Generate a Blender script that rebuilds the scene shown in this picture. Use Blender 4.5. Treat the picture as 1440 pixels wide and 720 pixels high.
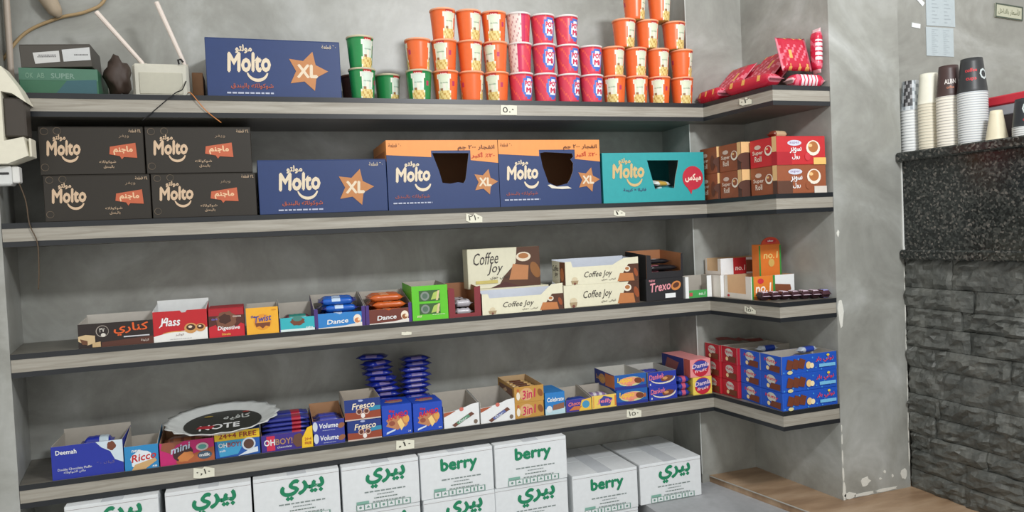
import bpy, bmesh, math, random
from mathutils import Vector, Matrix, noise
from mathutils.geometry import tessellate_polygon
random.seed(11)
for _o in list(bpy.data.objects):
    bpy.data.objects.remove(_o)
sc = bpy.context.scene
COL = sc.collection

# ------------------------------------------------------------------ camera, world, lights, exposure
def set_camera():
    yaw, pit, rol = -0.3339, -0.0325, -0.0452
    f = Vector((-math.sin(yaw)*math.cos(pit), math.cos(yaw)*math.cos(pit), math.sin(pit)))
    r = Vector((math.cos(yaw), math.sin(yaw), 0)); u = r.cross(f)
    r2 = r*math.cos(rol) + u*math.sin(rol); u2 = -r*math.sin(rol) + u*math.cos(rol)
    m = Matrix((r2, u2, -f)).transposed().to_4x4()
    m.translation = Vector((-1.5909, -2.3656, 0.9699))
    cd = bpy.data.cameras.new('camera'); cd.sensor_width = 36; cd.lens = 36*1046.47/1440
    cd.clip_start = 0.05
    co = bpy.data.objects.new('camera', cd); COL.objects.link(co); co.matrix_world = m
    sc.camera = co
set_camera()
w = bpy.data.worlds.new('room_light'); sc.world = w; w.use_nodes = True
w.node_tree.nodes['Background'].inputs[0].default_value = (1.0, 0.98, 0.93, 1)
w.node_tree.nodes['Background'].inputs[1].default_value = 0.95
def area(name, loc, target, size, power, col):
    ld = bpy.data.lights.new(name, 'AREA'); ld.shape = 'RECTANGLE'; ld.size = size[0]; ld.size_y = size[1]
    ld.energy = power; ld.color = col
    o = bpy.data.objects.new(name, ld); COL.objects.link(o); o.location = loc
    o.rotation_euler = (Vector(target)-Vector(loc)).to_track_quat('-Z', 'Y').to_euler()
area('ceiling_lamp_offscreen', (-0.35, -2.25, 2.25), (-0.6, 0.1, 1.1), (0.42, 0.2), 46, (0.97, 0.985, 1.0))
sc.view_settings.view_transform = 'Standard'; sc.view_settings.look = 'None'
sc.view_settings.gamma = 1; sc.view_settings.use_curve_mapping = False
sc.view_settings.exposure = -0.08

# ------------------------------------------------------------------ materials
def lin(c):
    out = []
    for x in c:
        x = x/255.0
        out.append(x/12.92 if x <= 0.04045 else ((x+0.055)/1.055)**2.4)
    return out
MATS = {}
def c(r, g, b, rough=0.5, var=0.07, scale=60, metal=0.0, bump=0.0):
    key = (r, g, b, rough, var, scale, metal, bump)
    if key in MATS: return MATS[key]
    m = bpy.data.materials.new('print_%d_%d_%d' % (r, g, b)); m.use_nodes = True
    nt = m.node_tree; bs = nt.nodes['Principled BSDF']
    tc = nt.nodes.new('ShaderNodeTexCoord'); nz = nt.nodes.new('ShaderNodeTexNoise')
    nz.inputs['Scale'].default_value = scale; nz.inputs['Detail'].default_value = 3
    mr = nt.nodes.new('ShaderNodeMapRange'); mr.inputs['To Min'].default_value = 1-var; mr.inputs['To Max'].default_value = 1+var
    vm = nt.nodes.new('ShaderNodeVectorMath'); vm.operation = 'SCALE'; vm.inputs[0].default_value = lin((r, g, b))
    L = nt.links.new
    L(tc.outputs['Object'], nz.inputs['Vector']); L(nz.outputs['Fac'], mr.inputs['Value'])
    L(mr.outputs['Result'], vm.inputs['Scale']); L(vm.outputs[0], bs.inputs['Base Color'])
    bs.inputs['Roughness'].default_value = rough; bs.inputs['Metallic'].default_value = metal
    if bump:
        bp = nt.nodes.new('ShaderNodeBump'); bp.inputs['Strength'].default_value = bump; bp.inputs['Distance'].default_value = 0.003
        L(nz.outputs['Fac'], bp.inputs['Height']); L(bp.outputs[0], bs.inputs['Normal'])
    MATS[key] = m
    return m
def ramp_mat(name, stops, scale, rough=(0.4, 0.6), detail=6, stretch=(1, 1, 1), bump=0.1, dist=0.004, kind='noise', distort=0.0, fine=None):
    m = bpy.data.materials.new(name); m.use_nodes = True
    nt = m.node_tree; bs = nt.nodes['Principled BSDF']; L = nt.links.new
    tc = nt.nodes.new('ShaderNodeTexCoord'); mp = nt.nodes.new('ShaderNodeMapping'); mp.inputs['Scale'].default_value = stretch
    L(tc.outputs['Object'], mp.inputs['Vector'])
    if kind == 'voronoi':
        nz = nt.nodes.new('ShaderNodeTexVoronoi'); nz.inputs['Scale'].default_value = scale; src = nz.outputs['Color']
        bw = nt.nodes.new('ShaderNodeRGBToBW'); L(src, bw.inputs[0]); src = bw.outputs[0]
    else:
        nz = nt.nodes.new('ShaderNodeTexNoise'); nz.inputs['Scale'].default_value = scale; nz.inputs['Detail'].default_value = detail
        nz.inputs['Distortion'].default_value = distort; nz.inputs['Roughness'].default_value = 0.6; src = nz.outputs['Fac']
    L(mp.outputs[0], nz.inputs['Vector'])
    cr = nt.nodes.new('ShaderNodeValToRGB'); el = cr.color_ramp.elements
    while len(el) < len(stops): el.new(0.5)
    for e, (p, col) in zip(el, stops):
        e.position = p; e.color = (*lin(col), 1)
    L(src, cr.inputs[0]); out = cr.outputs[0]
    n2 = nt.nodes.new('ShaderNodeTexNoise'); n2.inputs['Scale'].default_value = fine or scale*9; n2.inputs['Detail'].default_value = 5
    L(mp.outputs[0], n2.inputs['Vector'])
    mr = nt.nodes.new('ShaderNodeMapRange'); mr.inputs['To Min'].default_value = 0.88; mr.inputs['To Max'].default_value = 1.12
    L(n2.outputs['Fac'], mr.inputs['Value'])
    vm = nt.nodes.new('ShaderNodeVectorMath'); vm.operation = 'SCALE'; L(out, vm.inputs[0]); L(mr.outputs[0], vm.inputs['Scale'])
    L(vm.outputs[0], bs.inputs['Base Color'])
    rr = nt.nodes.new('ShaderNodeMapRange'); rr.inputs['To Min'].default_value = rough[0]; rr.inputs['To Max'].default_value = rough[1]
    L(src, rr.inputs['Value']); L(rr.outputs[0], bs.inputs['Roughness'])
    if bump:
        bp = nt.nodes.new('ShaderNodeBump'); bp.inputs['Strength'].default_value = bump; bp.inputs['Distance'].default_value = dist
        L(n2.outputs['Fac'], bp.inputs['Height']); L(bp.outputs[0], bs.inputs['Normal'])
    return m
PLASTER = ramp_mat('polished_plaster', [(0.25, (130, 130, 124)), (0.48, (154, 155, 149)), (0.64, (174, 176, 172)), (0.8, (196, 198, 195))], 3.4, (0.28, 0.44), 8, bump=0.06, distort=0.8)
PLASTER2 = PLASTER
WOOD = ramp_mat('grey_oak_laminate', [(0.25, (138, 132, 120)), (0.5, (158, 153, 142)), (0.75, (176, 172, 162))], 3.0, (0.35, 0.5), 6, stretch=(1.6, 1.6, 34), bump=0.03, distort=0.8)
TRIM = c(34, 37, 41, 0.35, 0.1, 25)
BOARD = ramp_mat('grey_board_laminate', [(0.3, (92, 88, 80)), (0.55, (112, 108, 99)), (0.75, (128, 124, 115))], 3.0, (0.3, 0.45), 6, stretch=(1.4, 12, 4), bump=0.03)
GRANITE = ramp_mat('dark_granite', [(0.3, (30, 33, 32)), (0.55, (46, 50, 48)), (0.72, (66, 68, 65)), (0.92, (108, 104, 98))], 150, (0.15, 0.25), kind='voronoi', bump=0.0, fine=40)
ROCK = ramp_mat('split_slate', [(0.25, (58, 61, 58)), (0.5, (88, 90, 86)), (0.72, (112, 113, 107)), (0.9, (132, 116, 96))], 9, (0.4, 0.65), 8, bump=0.9, dist=0.008, fine=34)
FLOORM = ramp_mat('brown_floor_tile', [(0.3, (128, 100, 76)), (0.5, (164, 136, 108)), (0.75, (192, 168, 142))], 2.2, (0.3, 0.5), 6, stretch=(1, 4, 1), bump=0.03)
CONC = ramp_mat('grey_slab', [(0.3, (150, 152, 154)), (0.6, (172, 174, 177))], 5, (0.45, 0.6), 6, bump=0.05)
WHITE = c(236, 238, 238, 0.45)
INNER = c(176, 170, 160, 0.7)
KRAFT = c(168, 126, 92, 0.75)
BLACK = c(16, 16, 18, 0.5)
CARD_IN = KRAFT

# ------------------------------------------------------------------ mesh builder
class MB:
    def __init__(s):
        s.v = []; s.f = []; s.m = []; s.mats = []
    def mi(s, m):
        if m not in s.mats: s.mats.append(m)
        return s.mats.index(m)
    def face(s, pts, m):
        i = len(s.v); s.v += [tuple(p) for p in pts]; s.f.append(tuple(range(i, i+len(pts)))); s.m.append(s.mi(m))
    def raw(s, verts, faces, m):
        i = len(s.v); s.v += [tuple(p) for p in verts]; k = s.mi(m)
        for f in faces:
            s.f.append(tuple(i+a for a in f)); s.m.append(k)
    def box(s, x0, x1, y0, y1, z0, z1, m, sides=None):
        P = lambda a, b, d: (x1 if a else x0, y1 if b else y0, z1 if d else z0)
        F = {'-y': [(0,0,0),(1,0,0),(1,0,1),(0,0,1)], '+y': [(1,1,0),(0,1,0),(0,1,1),(1,1,1)],
             '-x': [(0,1,0),(0,0,0),(0,0,1),(0,1,1)], '+x': [(1,0,0),(1,1,0),(1,1,1),(1,0,1)],
             '-z': [(0,1,0),(1,1,0),(1,0,0),(0,0,0)], '+z': [(0,0,1),(1,0,1),(1,1,1),(0,1,1)]}
        for k, q in F.items():
            s.face([P(*a) for a in q], (sides or {}).get(k, m))
    def cbox(s, x0, x1, y0, y1, z0, z1, m, bev=0.0015):
        bm = bmesh.new(); bmesh.ops.create_cube(bm, size=1)
        for v in bm.verts:
            v.co = Vector(((x0+x1)/2+v.co.x*(x1-x0), (y0+y1)/2+v.co.y*(y1-y0), (z0+z1)/2+v.co.z*(z1-z0)))
        bmesh.ops.bevel(bm, geom=bm.edges[:], offset=bev, segments=1, affect='EDGES')
        bm.verts.index_update()
        s.raw([v.co[:] for v in bm.verts], [[v.index for v in f.verts] for f in bm.faces], m); bm.free()
    def prism(s, pts, z0, z1, m, side=None):
        n = len(pts); a = [(x, y, z0) for x, y in pts]; b = [(x, y, z1) for x, y in pts]
        tri = tessellate_polygon([[Vector((x, y, 0)) for x, y in pts]])
        for t in tri:
            s.face([b[i] for i in t], m); s.face([a[i] for i in reversed(t)], m)
        for i in range(n):
            j = (i+1) % n; s.face([a[i], a[j], b[j], b[i]], side or m)
    def slab(s, pts, O, U, V, N, t, mo, mi_):
        # polygon pts (metres in U,V) with thickness t behind the outer face
        O, U, V, N = map(Vector, (O, U, V, N))
        f = [O+U*a+V*b for a, b in pts]; k = [p-N*t for p in f]
        tri = tessellate_polygon([[Vector((a, b, 0)) for a, b in pts]])
        for q in tri:
            s.face([f[i] for i in q], mo); s.face([k[i] for i in reversed(q)], mi_)
        for i in range(len(pts)):
            j = (i+1) % len(pts); s.face([f[i], k[i], k[j], f[j]], mi_)
    def tube(s, path, r, m, n=8):
        P = [Vector(p) for p in path]; rings = []
        for i, p in enumerate(P):
            d = (P[min(i+1, len(P)-1)]-P[max(i-1, 0)]).normalized()
            a = d.cross(Vector((0.3, 0.5, 0.81))).normalized(); b = d.cross(a)
            rr = r[i] if isinstance(r, (list, tuple)) else r
            rings.append([p+(a*math.cos(k*2*math.pi/n)+b*math.sin(k*2*math.pi/n))*rr for k in range(n)])
        i0 = len(s.v); s.v += [tuple(q) for R in rings for q in R]; k = s.mi(m)
        for i in range(len(P)-1):
            for j in range(n):
                s.f.append((i0+i*n+j, i0+i*n+(j+1) % n, i0+(i+1)*n+(j+1) % n, i0+(i+1)*n+j)); s.m.append(k)
        s.f.append(tuple(i0+j for j in reversed(range(n)))); s.m.append(k)
        s.f.append(tuple(i0+(len(P)-1)*n+j for j in range(n))); s.m.append(k)
    def lathe(s, prof, n, fn, cap0=True, cap1=True):
        i0 = len(s.v)
        for r, z in prof:
            for k in range(n):
                a = 2*math.pi*k/n; s.v.append((r*math.sin(a), -r*math.cos(a), z))
        for i in range(len(prof)-1):
            for k in range(n):
                m = fn(i, (k+0.5)/n) if callable(fn) else fn
                s.f.append((i0+i*n+k, i0+i*n+(k+1) % n, i0+(i+1)*n+(k+1) % n, i0+(i+1)*n+k)); s.m.append(s.mi(m))
        m0 = fn(0, 0) if callable(fn) else fn; m1 = fn(len(prof)-2, 0) if callable(fn) else fn
        if cap0: s.f.append(tuple(i0+k for k in reversed(range(n)))); s.m.append(s.mi(m0))
        if cap1: s.f.append(tuple(i0+(len(prof)-1)*n+k for k in range(n))); s.m.append(s.mi(m1))
    def mesh(s, name, smooth=False, weld=False):
        me = bpy.data.meshes.new(name); me.from_pydata(s.v, [], s.f)
        for m in s.mats: me.materials.append(m)
        me.polygons.foreach_set('material_index', s.m)
        if weld:
            bm = bmesh.new(); bm.from_mesh(me); bmesh.ops.remove_doubles(bm, verts=bm.verts, dist=1e-5)
            bmesh.ops.recalc_face_normals(bm, faces=bm.faces); bm.to_mesh(me); bm.free()
        if smooth: me.polygons.foreach_set('use_smooth', [True]*len(me.polygons))
        me.update(); return me
    def build(s, name, parent=None, loc=(0, 0, 0), rot=(0, 0, 0), smooth=False, weld=False):
        return link(s.mesh(name, smooth, weld), name, parent, loc, rot)
def link(me, name, parent=None, loc=(0, 0, 0), rot=(0, 0, 0)):
    o = bpy.data.objects.new(name, me); COL.objects.link(o)
    o.location = loc; o.rotation_euler = rot
    if parent: o.parent = parent
    return o
def tag(o, label, cat, group=None):
    o['label'] = label; o['category'] = cat
    if group: o['group'] = group
    return o
def struct(o, label=None):
    o['kind'] = 'structure'
    if label: o['label'] = label
    return o
def thing(name, label, cat, loc=(0, 0, 0), rz=0, group=None, rot=None):
    o = bpy.data.objects.new(name, None); COL.objects.link(o); o.empty_display_size = 0.05
    o.location = loc; o.rotation_euler = rot or (0, 0, rz)
    return tag(o, label, cat, group)
def dup(root, loc, rot, label=None, group=None):
    r = root.copy(); COL.objects.link(r); r.location = loc; r.rotation_euler = rot
    if label: r['label'] = label
    if group: r['group'] = group
    for ch in list(root.children):
        q = ch.copy(); COL.objects.link(q); q.parent = r
        for g in list(ch.children):
            d = g.copy(); COL.objects.link(d); d.parent = q
    return r

# ------------------------------------------------------------------ lettering
AR4 = dict(zip('بتثجحخسشصضطظعغفقكلمنهي', (0xFE8F, 0xFE95, 0xFE99, 0xFE9D, 0xFEA1, 0xFEA5, 0xFEB1, 0xFEB5, 0xFEB9, 0xFEBD, 0xFEC1, 0xFEC5, 0xFEC9, 0xFECD, 0xFED1, 0xFED5, 0xFED9, 0xFEDD, 0xFEE1, 0xFEE5, 0xFEE9, 0xFEF1)))
AR2 = dict(zip('اأةدذروزىء', (0xFE8D, 0xFE83, 0xFE93, 0xFEA9, 0xFEAB, 0xFEAD, 0xFEED, 0xFEAF, 0xFEEF, 0xFE80)))
def shape(s):
    if not any(ch in AR4 or ch in AR2 for ch in s): return s
    out = []
    for i, ch in enumerate(s):
        p = s[i-1] if i else ' '; n = s[i+1] if i+1 < len(s) else ' '
        pj = p in AR4; isar = lambda q: q in AR4 or q in AR2 or q == '\u0001'
        if ch == '\u0001': out.append(chr(0xFEFC if pj else 0xFEFB))
        elif ch in AR2: out.append(chr(AR2[ch]+(1 if pj and ch != 'ء' else 0)))
        elif ch in AR4:
            nj = isar(n); out.append(chr(AR4[ch]+(3 if pj and nj else 2 if nj else 1 if pj else 0)))
        else: out.append(ch)
    res = ''.join(reversed(out)); dig = '٠١٢٣٤٥٦٧٨٩0123456789'; o2 = ''; run = ''
    for ch in res+' ':
        if ch in dig: run = ch+run
        else: o2 += run+ch; run = ''
    return o2[:-1]
_tc = bpy.data.curves.new('glyphs', 'FONT'); _tc.resolution_u = 2
_to = bpy.data.objects.new('glyphs', _tc); TCACHE = {}
def glyphs(s, bold=0.02, slant=0.0):
    k = (s, bold, slant)
    if k not in TCACHE:
        _tc.body = shape(s); _tc.offset = 0; _tc.shear = slant
        m = _to.to_mesh()
        v = [(q.co.x, q.co.y) for q in m.vertices]; f = [tuple(p.vertices) for p in m.polygons]
        _to.to_mesh_clear()
        x0 = min(a for a, b in v); x1 = max(a for a, b in v); y0 = min(b for a, b in v); y1 = max(b for a, b in v)
        v = [((a-x0)/(x1-x0), (b-y0)/(y1-y0)) for a, b in v]
        if bold >= 0.015:
            d = 0.022*(1 if bold < 0.03 else 1.9)/(x1-x0); e = d*(x1-x0)/(y1-y0); n = len(v); v0, f0 = v, f; v, f = [], []
            for i, (dx, dy) in enumerate([(-d, 0), (d, 0), (0, -e), (0, e)]):
                v = v+[(a*(1-2*d)+d+dx, b*(1-2*e)+e+dy, i) for a, b in v0]; f = f+[tuple(q+i*n for q in p) for p in f0]
        else: v = [(a, b, 0) for a, b in v]
        TCACHE[k] = (v, f)
    return TCACHE[k]

class Art:
    """Flat print on one face of a thing: coordinates are fractions of the face; each word and each patch of ink is a thin part."""
    def __init__(s, parent, face):
        s.p = parent; s.O, s.U, s.V, s.N, s.w, s.h = Vector(face[0]), Vector(face[1]), Vector(face[2]), Vector(face[3]), face[4], face[5]
        s.parts = []; s.k = 0; s.join = None; s.bend = None
    def lay(s): s.k += 1; return 0.0005+0.00012*s.k
    def P(s, u, v, e): return s.O+s.U*(u*s.w)+s.V*(v*s.h)+s.N*e
    def slot(s, name):
        if s.join: return s.join
        m = MB(); s.parts.append((name, m, None)); return m
    def poly(s, pts, m, nm='printed_patch'):
        e = s.lay(); tri = tessellate_polygon([[Vector((a*s.w, b*s.h, 0)) for a, b in pts]])
        q = [s.P(a, b, e) for a, b in pts]
        out = []
        for t in tri:
            n = (q[t[1]]-q[t[0]]).cross(q[t[2]]-q[t[0]])
            out.append(t if n.dot(s.N) > 0 else tuple(reversed(t)))
        s.slot(nm).raw(q, out, m); return s
    def rect(s, u0, v0, u1, v1, m, nm='printed_panel'): return s.poly([(u0, v0), (u1, v0), (u1, v1), (u0, v1)], m, nm)
    def ell(s, cu, cv, ru, rv, m, n=18, rot=0.0, wob=0.0, nm='printed_disc'):
        k = s.h/s.w; pts = []
        for i in range(n):
            a = 2*math.pi*i/n; q = 1+wob*math.sin(i*2.4+cu*9)
            x, y = ru*q*math.cos(a), rv*q*math.sin(a)
            pts.append((cu+(x*math.cos(rot)-y*math.sin(rot))*k, cv+x*math.sin(rot)+y*math.cos(rot)))
        return s.poly(pts, m, nm)
    def star(s, cu, cv, r, m, rot=0.25, inner=0.52):
        k = s.h/s.w
        return s.poly([(cu+k*r*(1 if i % 2 == 0 else inner)*math.sin(rot+i*math.pi/5), cv+r*(1 if i % 2 == 0 else inner)*math.cos(rot+i*math.pi/5)) for i in range(10)], m, 'printed_star')
    def arc(s, cu, cv, r, a0, a1, t, m, n=12, sq=1.0):
        k = s.h/s.w; o = []; i_ = []
        for i in range(n+1):
            a = math.radians(a0+(a1-a0)*i/n); tt = t*(0.45+0.55*math.sin(math.pi*i/n))
            o.append((cu+k*(r+tt/2)*math.cos(a), cv+sq*(r+tt/2)*math.sin(a))); i_.append((cu+k*(r-tt/2)*math.cos(a), cv+sq*(r-tt/2)*math.sin(a)))
        return s.poly(o+i_[::-1], m, 'printed_arc')
    def text(s, t, u0, v0, u1, v1, m, bold=0.02, slant=0.0, tilt=0.0):
        v, f = glyphs(t, bold, slant); e = s.lay()
        s.slot('lettering').raw([s.P(u0+(u1-u0)*a, v0+(v1-v0)*b+tilt*(a-0.5), e+0.00005*k) for a, b, k in v], f, m); s.k += 1; return s
    def fine(s, u0, v0, u1, v1, m, rows=2):
        # rows of illegibly small print, too small to pick apart
        s.join = MB(); s.parts.append(('small_print', s.join, 'stuff'))
        for r in range(rows):
            y0 = v0+(v1-v0)*r/rows; y1 = y0+(v1-v0)/rows*0.55; x = u0+(u1-u0)*0.06*r
            while x < u1-(u1-u0)*0.06*r:
                wd = (u1-u0)*random.uniform(0.05, 0.13); s.rect(x, y0, min(x+wd, u1), y1, m); s.k -= 1; x += wd+(u1-u0)*0.025
        s.k += 1; s.join = None; return s
    def group(s, name):
        s.join = MB(); s.parts.append((name, s.join, 'stuff')); return s
    def end(s): s.join = None; return s
    def done(s):
        for n, m, kind in s.parts:
            o = m.build(n, s.p)
            if kind: o['kind'] = kind

def faces(w_, d, h):
    return {'F': ((-w_/2, 0, 0), (1, 0, 0), (0, 0, 1), (0, -1, 0), w_, h), 'L': ((-w_/2, d, 0), (0, -1, 0), (0, 0, 1), (-1, 0, 0), d, h),
            'R': ((w_/2, 0, 0), (0, 1, 0), (0, 0, 1), (1, 0, 0), d, h), 'T': ((-w_/2, 0, h), (1, 0, 0), (0, 1, 0), (0, 0, 1), w_, d)}
def carton(name, label, X0, X1, Yf, z0, h, d, col, group=None, rz=0.0, cat='box', flaps=True, rot=None):
    w_ = X1-X0
    t = thing(name, label, cat, ((X0+X1)/2, Yf, z0), rz, group, rot)
    b = MB(); b.cbox(-w_/2, w_/2, 0, d, 0, h-(0.0012 if flaps else 0), col); b.build('body', t)
    if flaps:
        for y0, y1 in ((0.0005, d/2-0.0008), (d/2+0.0008, d-0.0005)):
            q = MB(); q.box(-w_/2+0.0006, w_/2-0.0006, y0, y1, h-0.0015, h, col); q.build('top_flap', t)
    return t, faces(w_, d, h)
def tray(name, label, X0, X1, Yf, z0, d, col, fh, sh, bh, group=None, side=None, inner=INNER, front=None, rz=0.0, cat='box', back=None, lip=None):
    """open-topped display box: fh front height (or outline), sh (front, rear) side heights, bh back height"""
    w_ = X1-X0; t = thing(name, label, cat, ((X0+X1)/2, Yf, z0), rz, group); side = side or col; T = 0.0018
    prof = front or [(0, fh), (1, fh)]
    b = MB(); b.slab([(0, 0), (w_, 0)]+[(u*w_, v) for u, v in reversed(prof)], (-w_/2, 0, 0), (1, 0, 0), (0, 0, 1), (0, -1, 0), T, col, inner); b.build('front_panel', t)
    b = MB(); b.slab([(0, 0), (w_, 0), (w_, bh), (0, bh)], (w_/2, d, 0), (-1, 0, 0), (0, 0, 1), (0, 1, 0), T, back or side, inner); b.build('back_panel', t)
    q = [(0, 0), (d-2*T, 0), (d-2*T, sh[0]), (0, sh[1])]
    if lip: q = [(0, 0), (d-2*T, 0), (d-2*T, sh[0]), (d*0.8, sh[0]), (d*0.8, lip), (d*0.12, lip), (d*0.12, sh[1]), (0, sh[1])]
    b = MB(); b.slab(q, (-w_/2, d-T, 0), (0, -1, 0), (0, 0, 1), (-1, 0, 0), T, side, inner); b.build('side_panel', t)
    q = [(0, 0), (d-2*T, 0), (d-2*T, sh[1]), (0, sh[0])]
    b = MB(); b.slab(q, (w_/2, T, 0), (0, 1, 0), (0, 0, 1), (1, 0, 0), T, side, inner); b.build('side_panel', t)
    b = MB(); b.box(-w_/2+T, w_/2-T, T, d-T, 0, T, inner); b.build('base', t)
    hmin = min(v for u, v in prof)
    F = faces(w_, d, hmin); F['L'] = ((-w_/2, d, 0), (0, -1, 0), (0, 0, 1), (-1, 0, 0), d, min(sh)); F['B'] = ((-w_/2, d-T, 0), (1, 0, 0), (0, 0, 1), (0, -1, 0), w_, bh)
    F['Lr'] = ((w_/2-T, d, 0), (0, -1, 0), (0, 0, 1), (-1, 0, 0), d, min(sh))
    return t, F
def wrap_mesh(L, W, H, fn, nx=12, nr=12, fin=0.007):
    b = MB(); xs = [-L/2, -L/2+fin]+[-L/2+fin+(L-2*fin)*i/nx for i in range(1, nx)]+[L/2-fin, L/2]; rings = []
    for i, x in enumerate(xs):
        t = (x+L/2-fin)/(L-2*fin)
        if i in (0, len(xs)-1): a, q = W/2, 0.0006
        elif i in (1, len(xs)-2): a, q = W/2*0.98, 0.0011
        else: a = W/2*(0.94+0.05*math.sin(i*1.7)**2); q = H/2*min(1, (math.sin(math.pi*min(max(t, 0), 1))*2.6)**0.6)*(0.95+0.05*math.sin(i*2.3))
        rings.append([(x, a*g, H/2+q*sg*(1-abs(g)**3.6)**0.28) for g, sg in [((1-4*j/nr, 1) if j <= nr//2 else (4*j/nr-3, -1)) for j in range(nr)]])
    b.v = [p for r in rings for p in r]
    for i in range(len(xs)-1):
        for j in range(nr):
            m = fn((i+0.5)/(len(xs)-1), (j+0.5)/nr)
            b.f.append((i*nr+j, (i+1)*nr+j, (i+1)*nr+(j+1) % nr, i*nr+(j+1) % nr)[::-1]); b.m.append(b.mi(m))
    b.f.append(tuple(range(nr))); b.m.append(0); b.f.append(tuple((len(xs)-1)*nr+j for j in reversed(range(nr)))); b.m.append(0)
    return b.mesh('wrapper', True, True)
def wrapper(me, label, loc, rot, cat='snack', group=None, name='wrapped_snack'):
    return tag(link(me, name, None, loc, rot), label, cat, group)

# ------------------------------------------------------------------ the setting
def solid(name, pts, z0, z1, m, label=None):
    b = MB(); b.prism(pts, z0, z1, m); return struct(b.build(name), label)
DB = 0.281
solid('wall_left', [(-3.0, 0.001), (-2.2335, 0.001), (-2.2715, DB), (-2.2715, 0.5), (-3.0, 0.5)], -0.15, 2.7, PLASTER2, 'grey plaster pier beside the shelf ends')
solid('wall_back', [(-2.2715, DB), (-0.0085, DB), (-0.0085, 0.5), (-2.2715, 0.5)], -0.15, 2.7, PLASTER, 'polished grey plaster wall behind the shelves')
solid('wall_column', [(-0.0125, 0.0765), (0.2355, 0.0765), (0.2355, 0.5), (-0.0084, 0.5), (-0.0084, DB)], -0.15, 2.7, PLASTER, 'shallow plaster column at the shelf corner')
pier = solid('wall_pier', [(0.2690, -0.3445), (0.571, -0.3445), (0.571, 0.5), (0.2356, 0.5), (0.2356, 0.0765)], -0.15, 2.7, PLASTER2, 'pale grey plaster pier between shelves and counter')
wr = solid('wall_right', [(0.5715, -0.28), (3.2, -0.28), (3.2, 0.0), (0.5715, 0.0)], -0.15, 2.7, PLASTER, 'pale blue grey wall behind the counter')
solid('floor', [(0.02, 0.3), (0.02, 0.078), (0.4, -2.1), (0.75, -4.2), (3.2, -4.2), (3.2, 0.3)], -0.2, 0.0, FLOORM, 'brown tiled floor')
b = MB(); b.box(-3.2, -0.319, -4.2, 0.3, -0.30, -0.1705, CONC); struct(b.build('floor_lower'), 'lower grey floor under the cartons')
solid('floor_step', [(-0.318, 0.2805), (-0.318, -4.2), (0.75, -4.2), (0.4, -2.1), (0.0195, 0.076), (-0.0135, 0.076), (-0.0095, 0.2805)], -0.30, -0.025, CONC, 'grey slab step under the shelves')
b = MB(); b.tube([(0.019, 0.07, -0.002), (0.1485, -0.66, -0.002), (0.398, -2.1, -0.002)], 0.0025, c(166, 164, 156, 0.7), 6); struct(b.build('trim_2'), 'pale worn edge of the brown floor')  # thin pale tube; light catching the floor edge is put into its colour
# chipped plaster on the pier
CHIP = c(222, 222, 214, 0.8, 0.1, 90)
def chip(x, z, rx, rz_, parent=None, seed=1, y=-0.3445):
    rnd = random.Random(seed); n = 11; b = MB()
    pts = [(x+rx*(0.65+0.5*rnd.random())*math.cos(2*math.pi*i/n), z+rz_*(0.65+0.5*rnd.random())*math.sin(2*math.pi*i/n)) for i in range(n)]
    b.slab(pts, (0, y-0.0012, 0), (1, 0, 0), (0, 0, 1), (0, -1, 0), 0.003, CHIP, CHIP); b.build('plaster_chip', parent)
for i, (x, z, a, q) in enumerate([(0.284, 0.648, 0.012, 0.05), (0.283, 0.915, 0.006, 0.012), (0.369, 0.05, 0.022, 0.018), (0.455, 0.072, 0.006, 0.006), (0.49, 0.052, 0.005, 0.006), (0.541, 0.05, 0.014, 0.02), (0.435, 0.05, 0.006, 0.004),
                               (0.275, 0.03, 0.008, 0.04), (0.2735, 0.09, 0.005, 0.03), (0.2725, 0.15, 0.003, 0.03), (0.2725, 0.21, 0.0025, 0.02), (0.2725, 0.25, 0.002, 0.012), (0.3, 0.012, 0.03, 0.012), (0.36, 0.008, 0.05, 0.007), (0.46, 0.008, 0.06, 0.006), (0.568, 0.12, 0.003, 0.04), (0.568, 0.22, 0.003, 0.05), (0.569, 0.36, 0.002, 0.06), (0.5685, 0.52, 0.0025, 0.05), (0.5685, 0.62, 0.0025, 0.04), (0.569, 0.74, 0.002, 0.05)]):
    chip(x, z, a, q, pier, i)
# white corner bead on the column
b = MB(); b.tube([(-0.0125, 0.076, 0.01), (-0.0128, 0.0755, 0.3), (-0.0125, 0.076, 2.6)], 0.0022, c(196, 200, 196, 0.7), 6); struct(b.build('trim_1'), 'pale corner bead on the plaster column')

# ------------------------------------------------------------------ shelves
ZS = [1.41, 1.0546, 0.6959, 0.3338]
LP = [(-2.2325, 0.0), (0.0, 0.0), (0.035, -0.344), (0.2675, -0.344), (0.2345, 0.0755), (-0.0135, 0.0755), (-0.0095, 0.2805), (-2.2705, 0.2805)]
LI = [(-2.2325, 0.0015), (0.0012, 0.0015), (0.0362, -0.3425), (0.2675, -0.3425), (0.2345, 0.0755), (-0.0135, 0.0755), (-0.0095, 0.2805), (-2.2705, 0.2805)]
NM = ['top', 'second', 'third', 'bottom']
LAB = ['highest grey wood shelf with dark edge bands carrying the noodle cups', 'grey wood shelf with dark edge bands carrying the large printed cartons',
       'grey wood shelf with dark edge bands carrying the cream coffee biscuit boxes', 'lowest grey wood shelf with dark edge bands above the white cartons']
for i, z in enumerate(ZS):
    t = thing('corner_shelf', LAB[i], 'shelf', (-1.0, 0.14, z), 0, 'wall shelves')
    off = lambda P: [(x+1.0, y-0.14) for x, y in P]
    b = MB(); b.prism(off(LP), -0.0148, 0, BOARD, TRIM); b.build('top_board', t)
    b = MB(); b.prism(off(LI), -0.0504, -0.0148, WOOD); b.build('wood_band', t)
    b = MB(); b.prism(off(LP), -0.0650, -0.0504, BOARD, TRIM); b.build('bottom_board', t)
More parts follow.
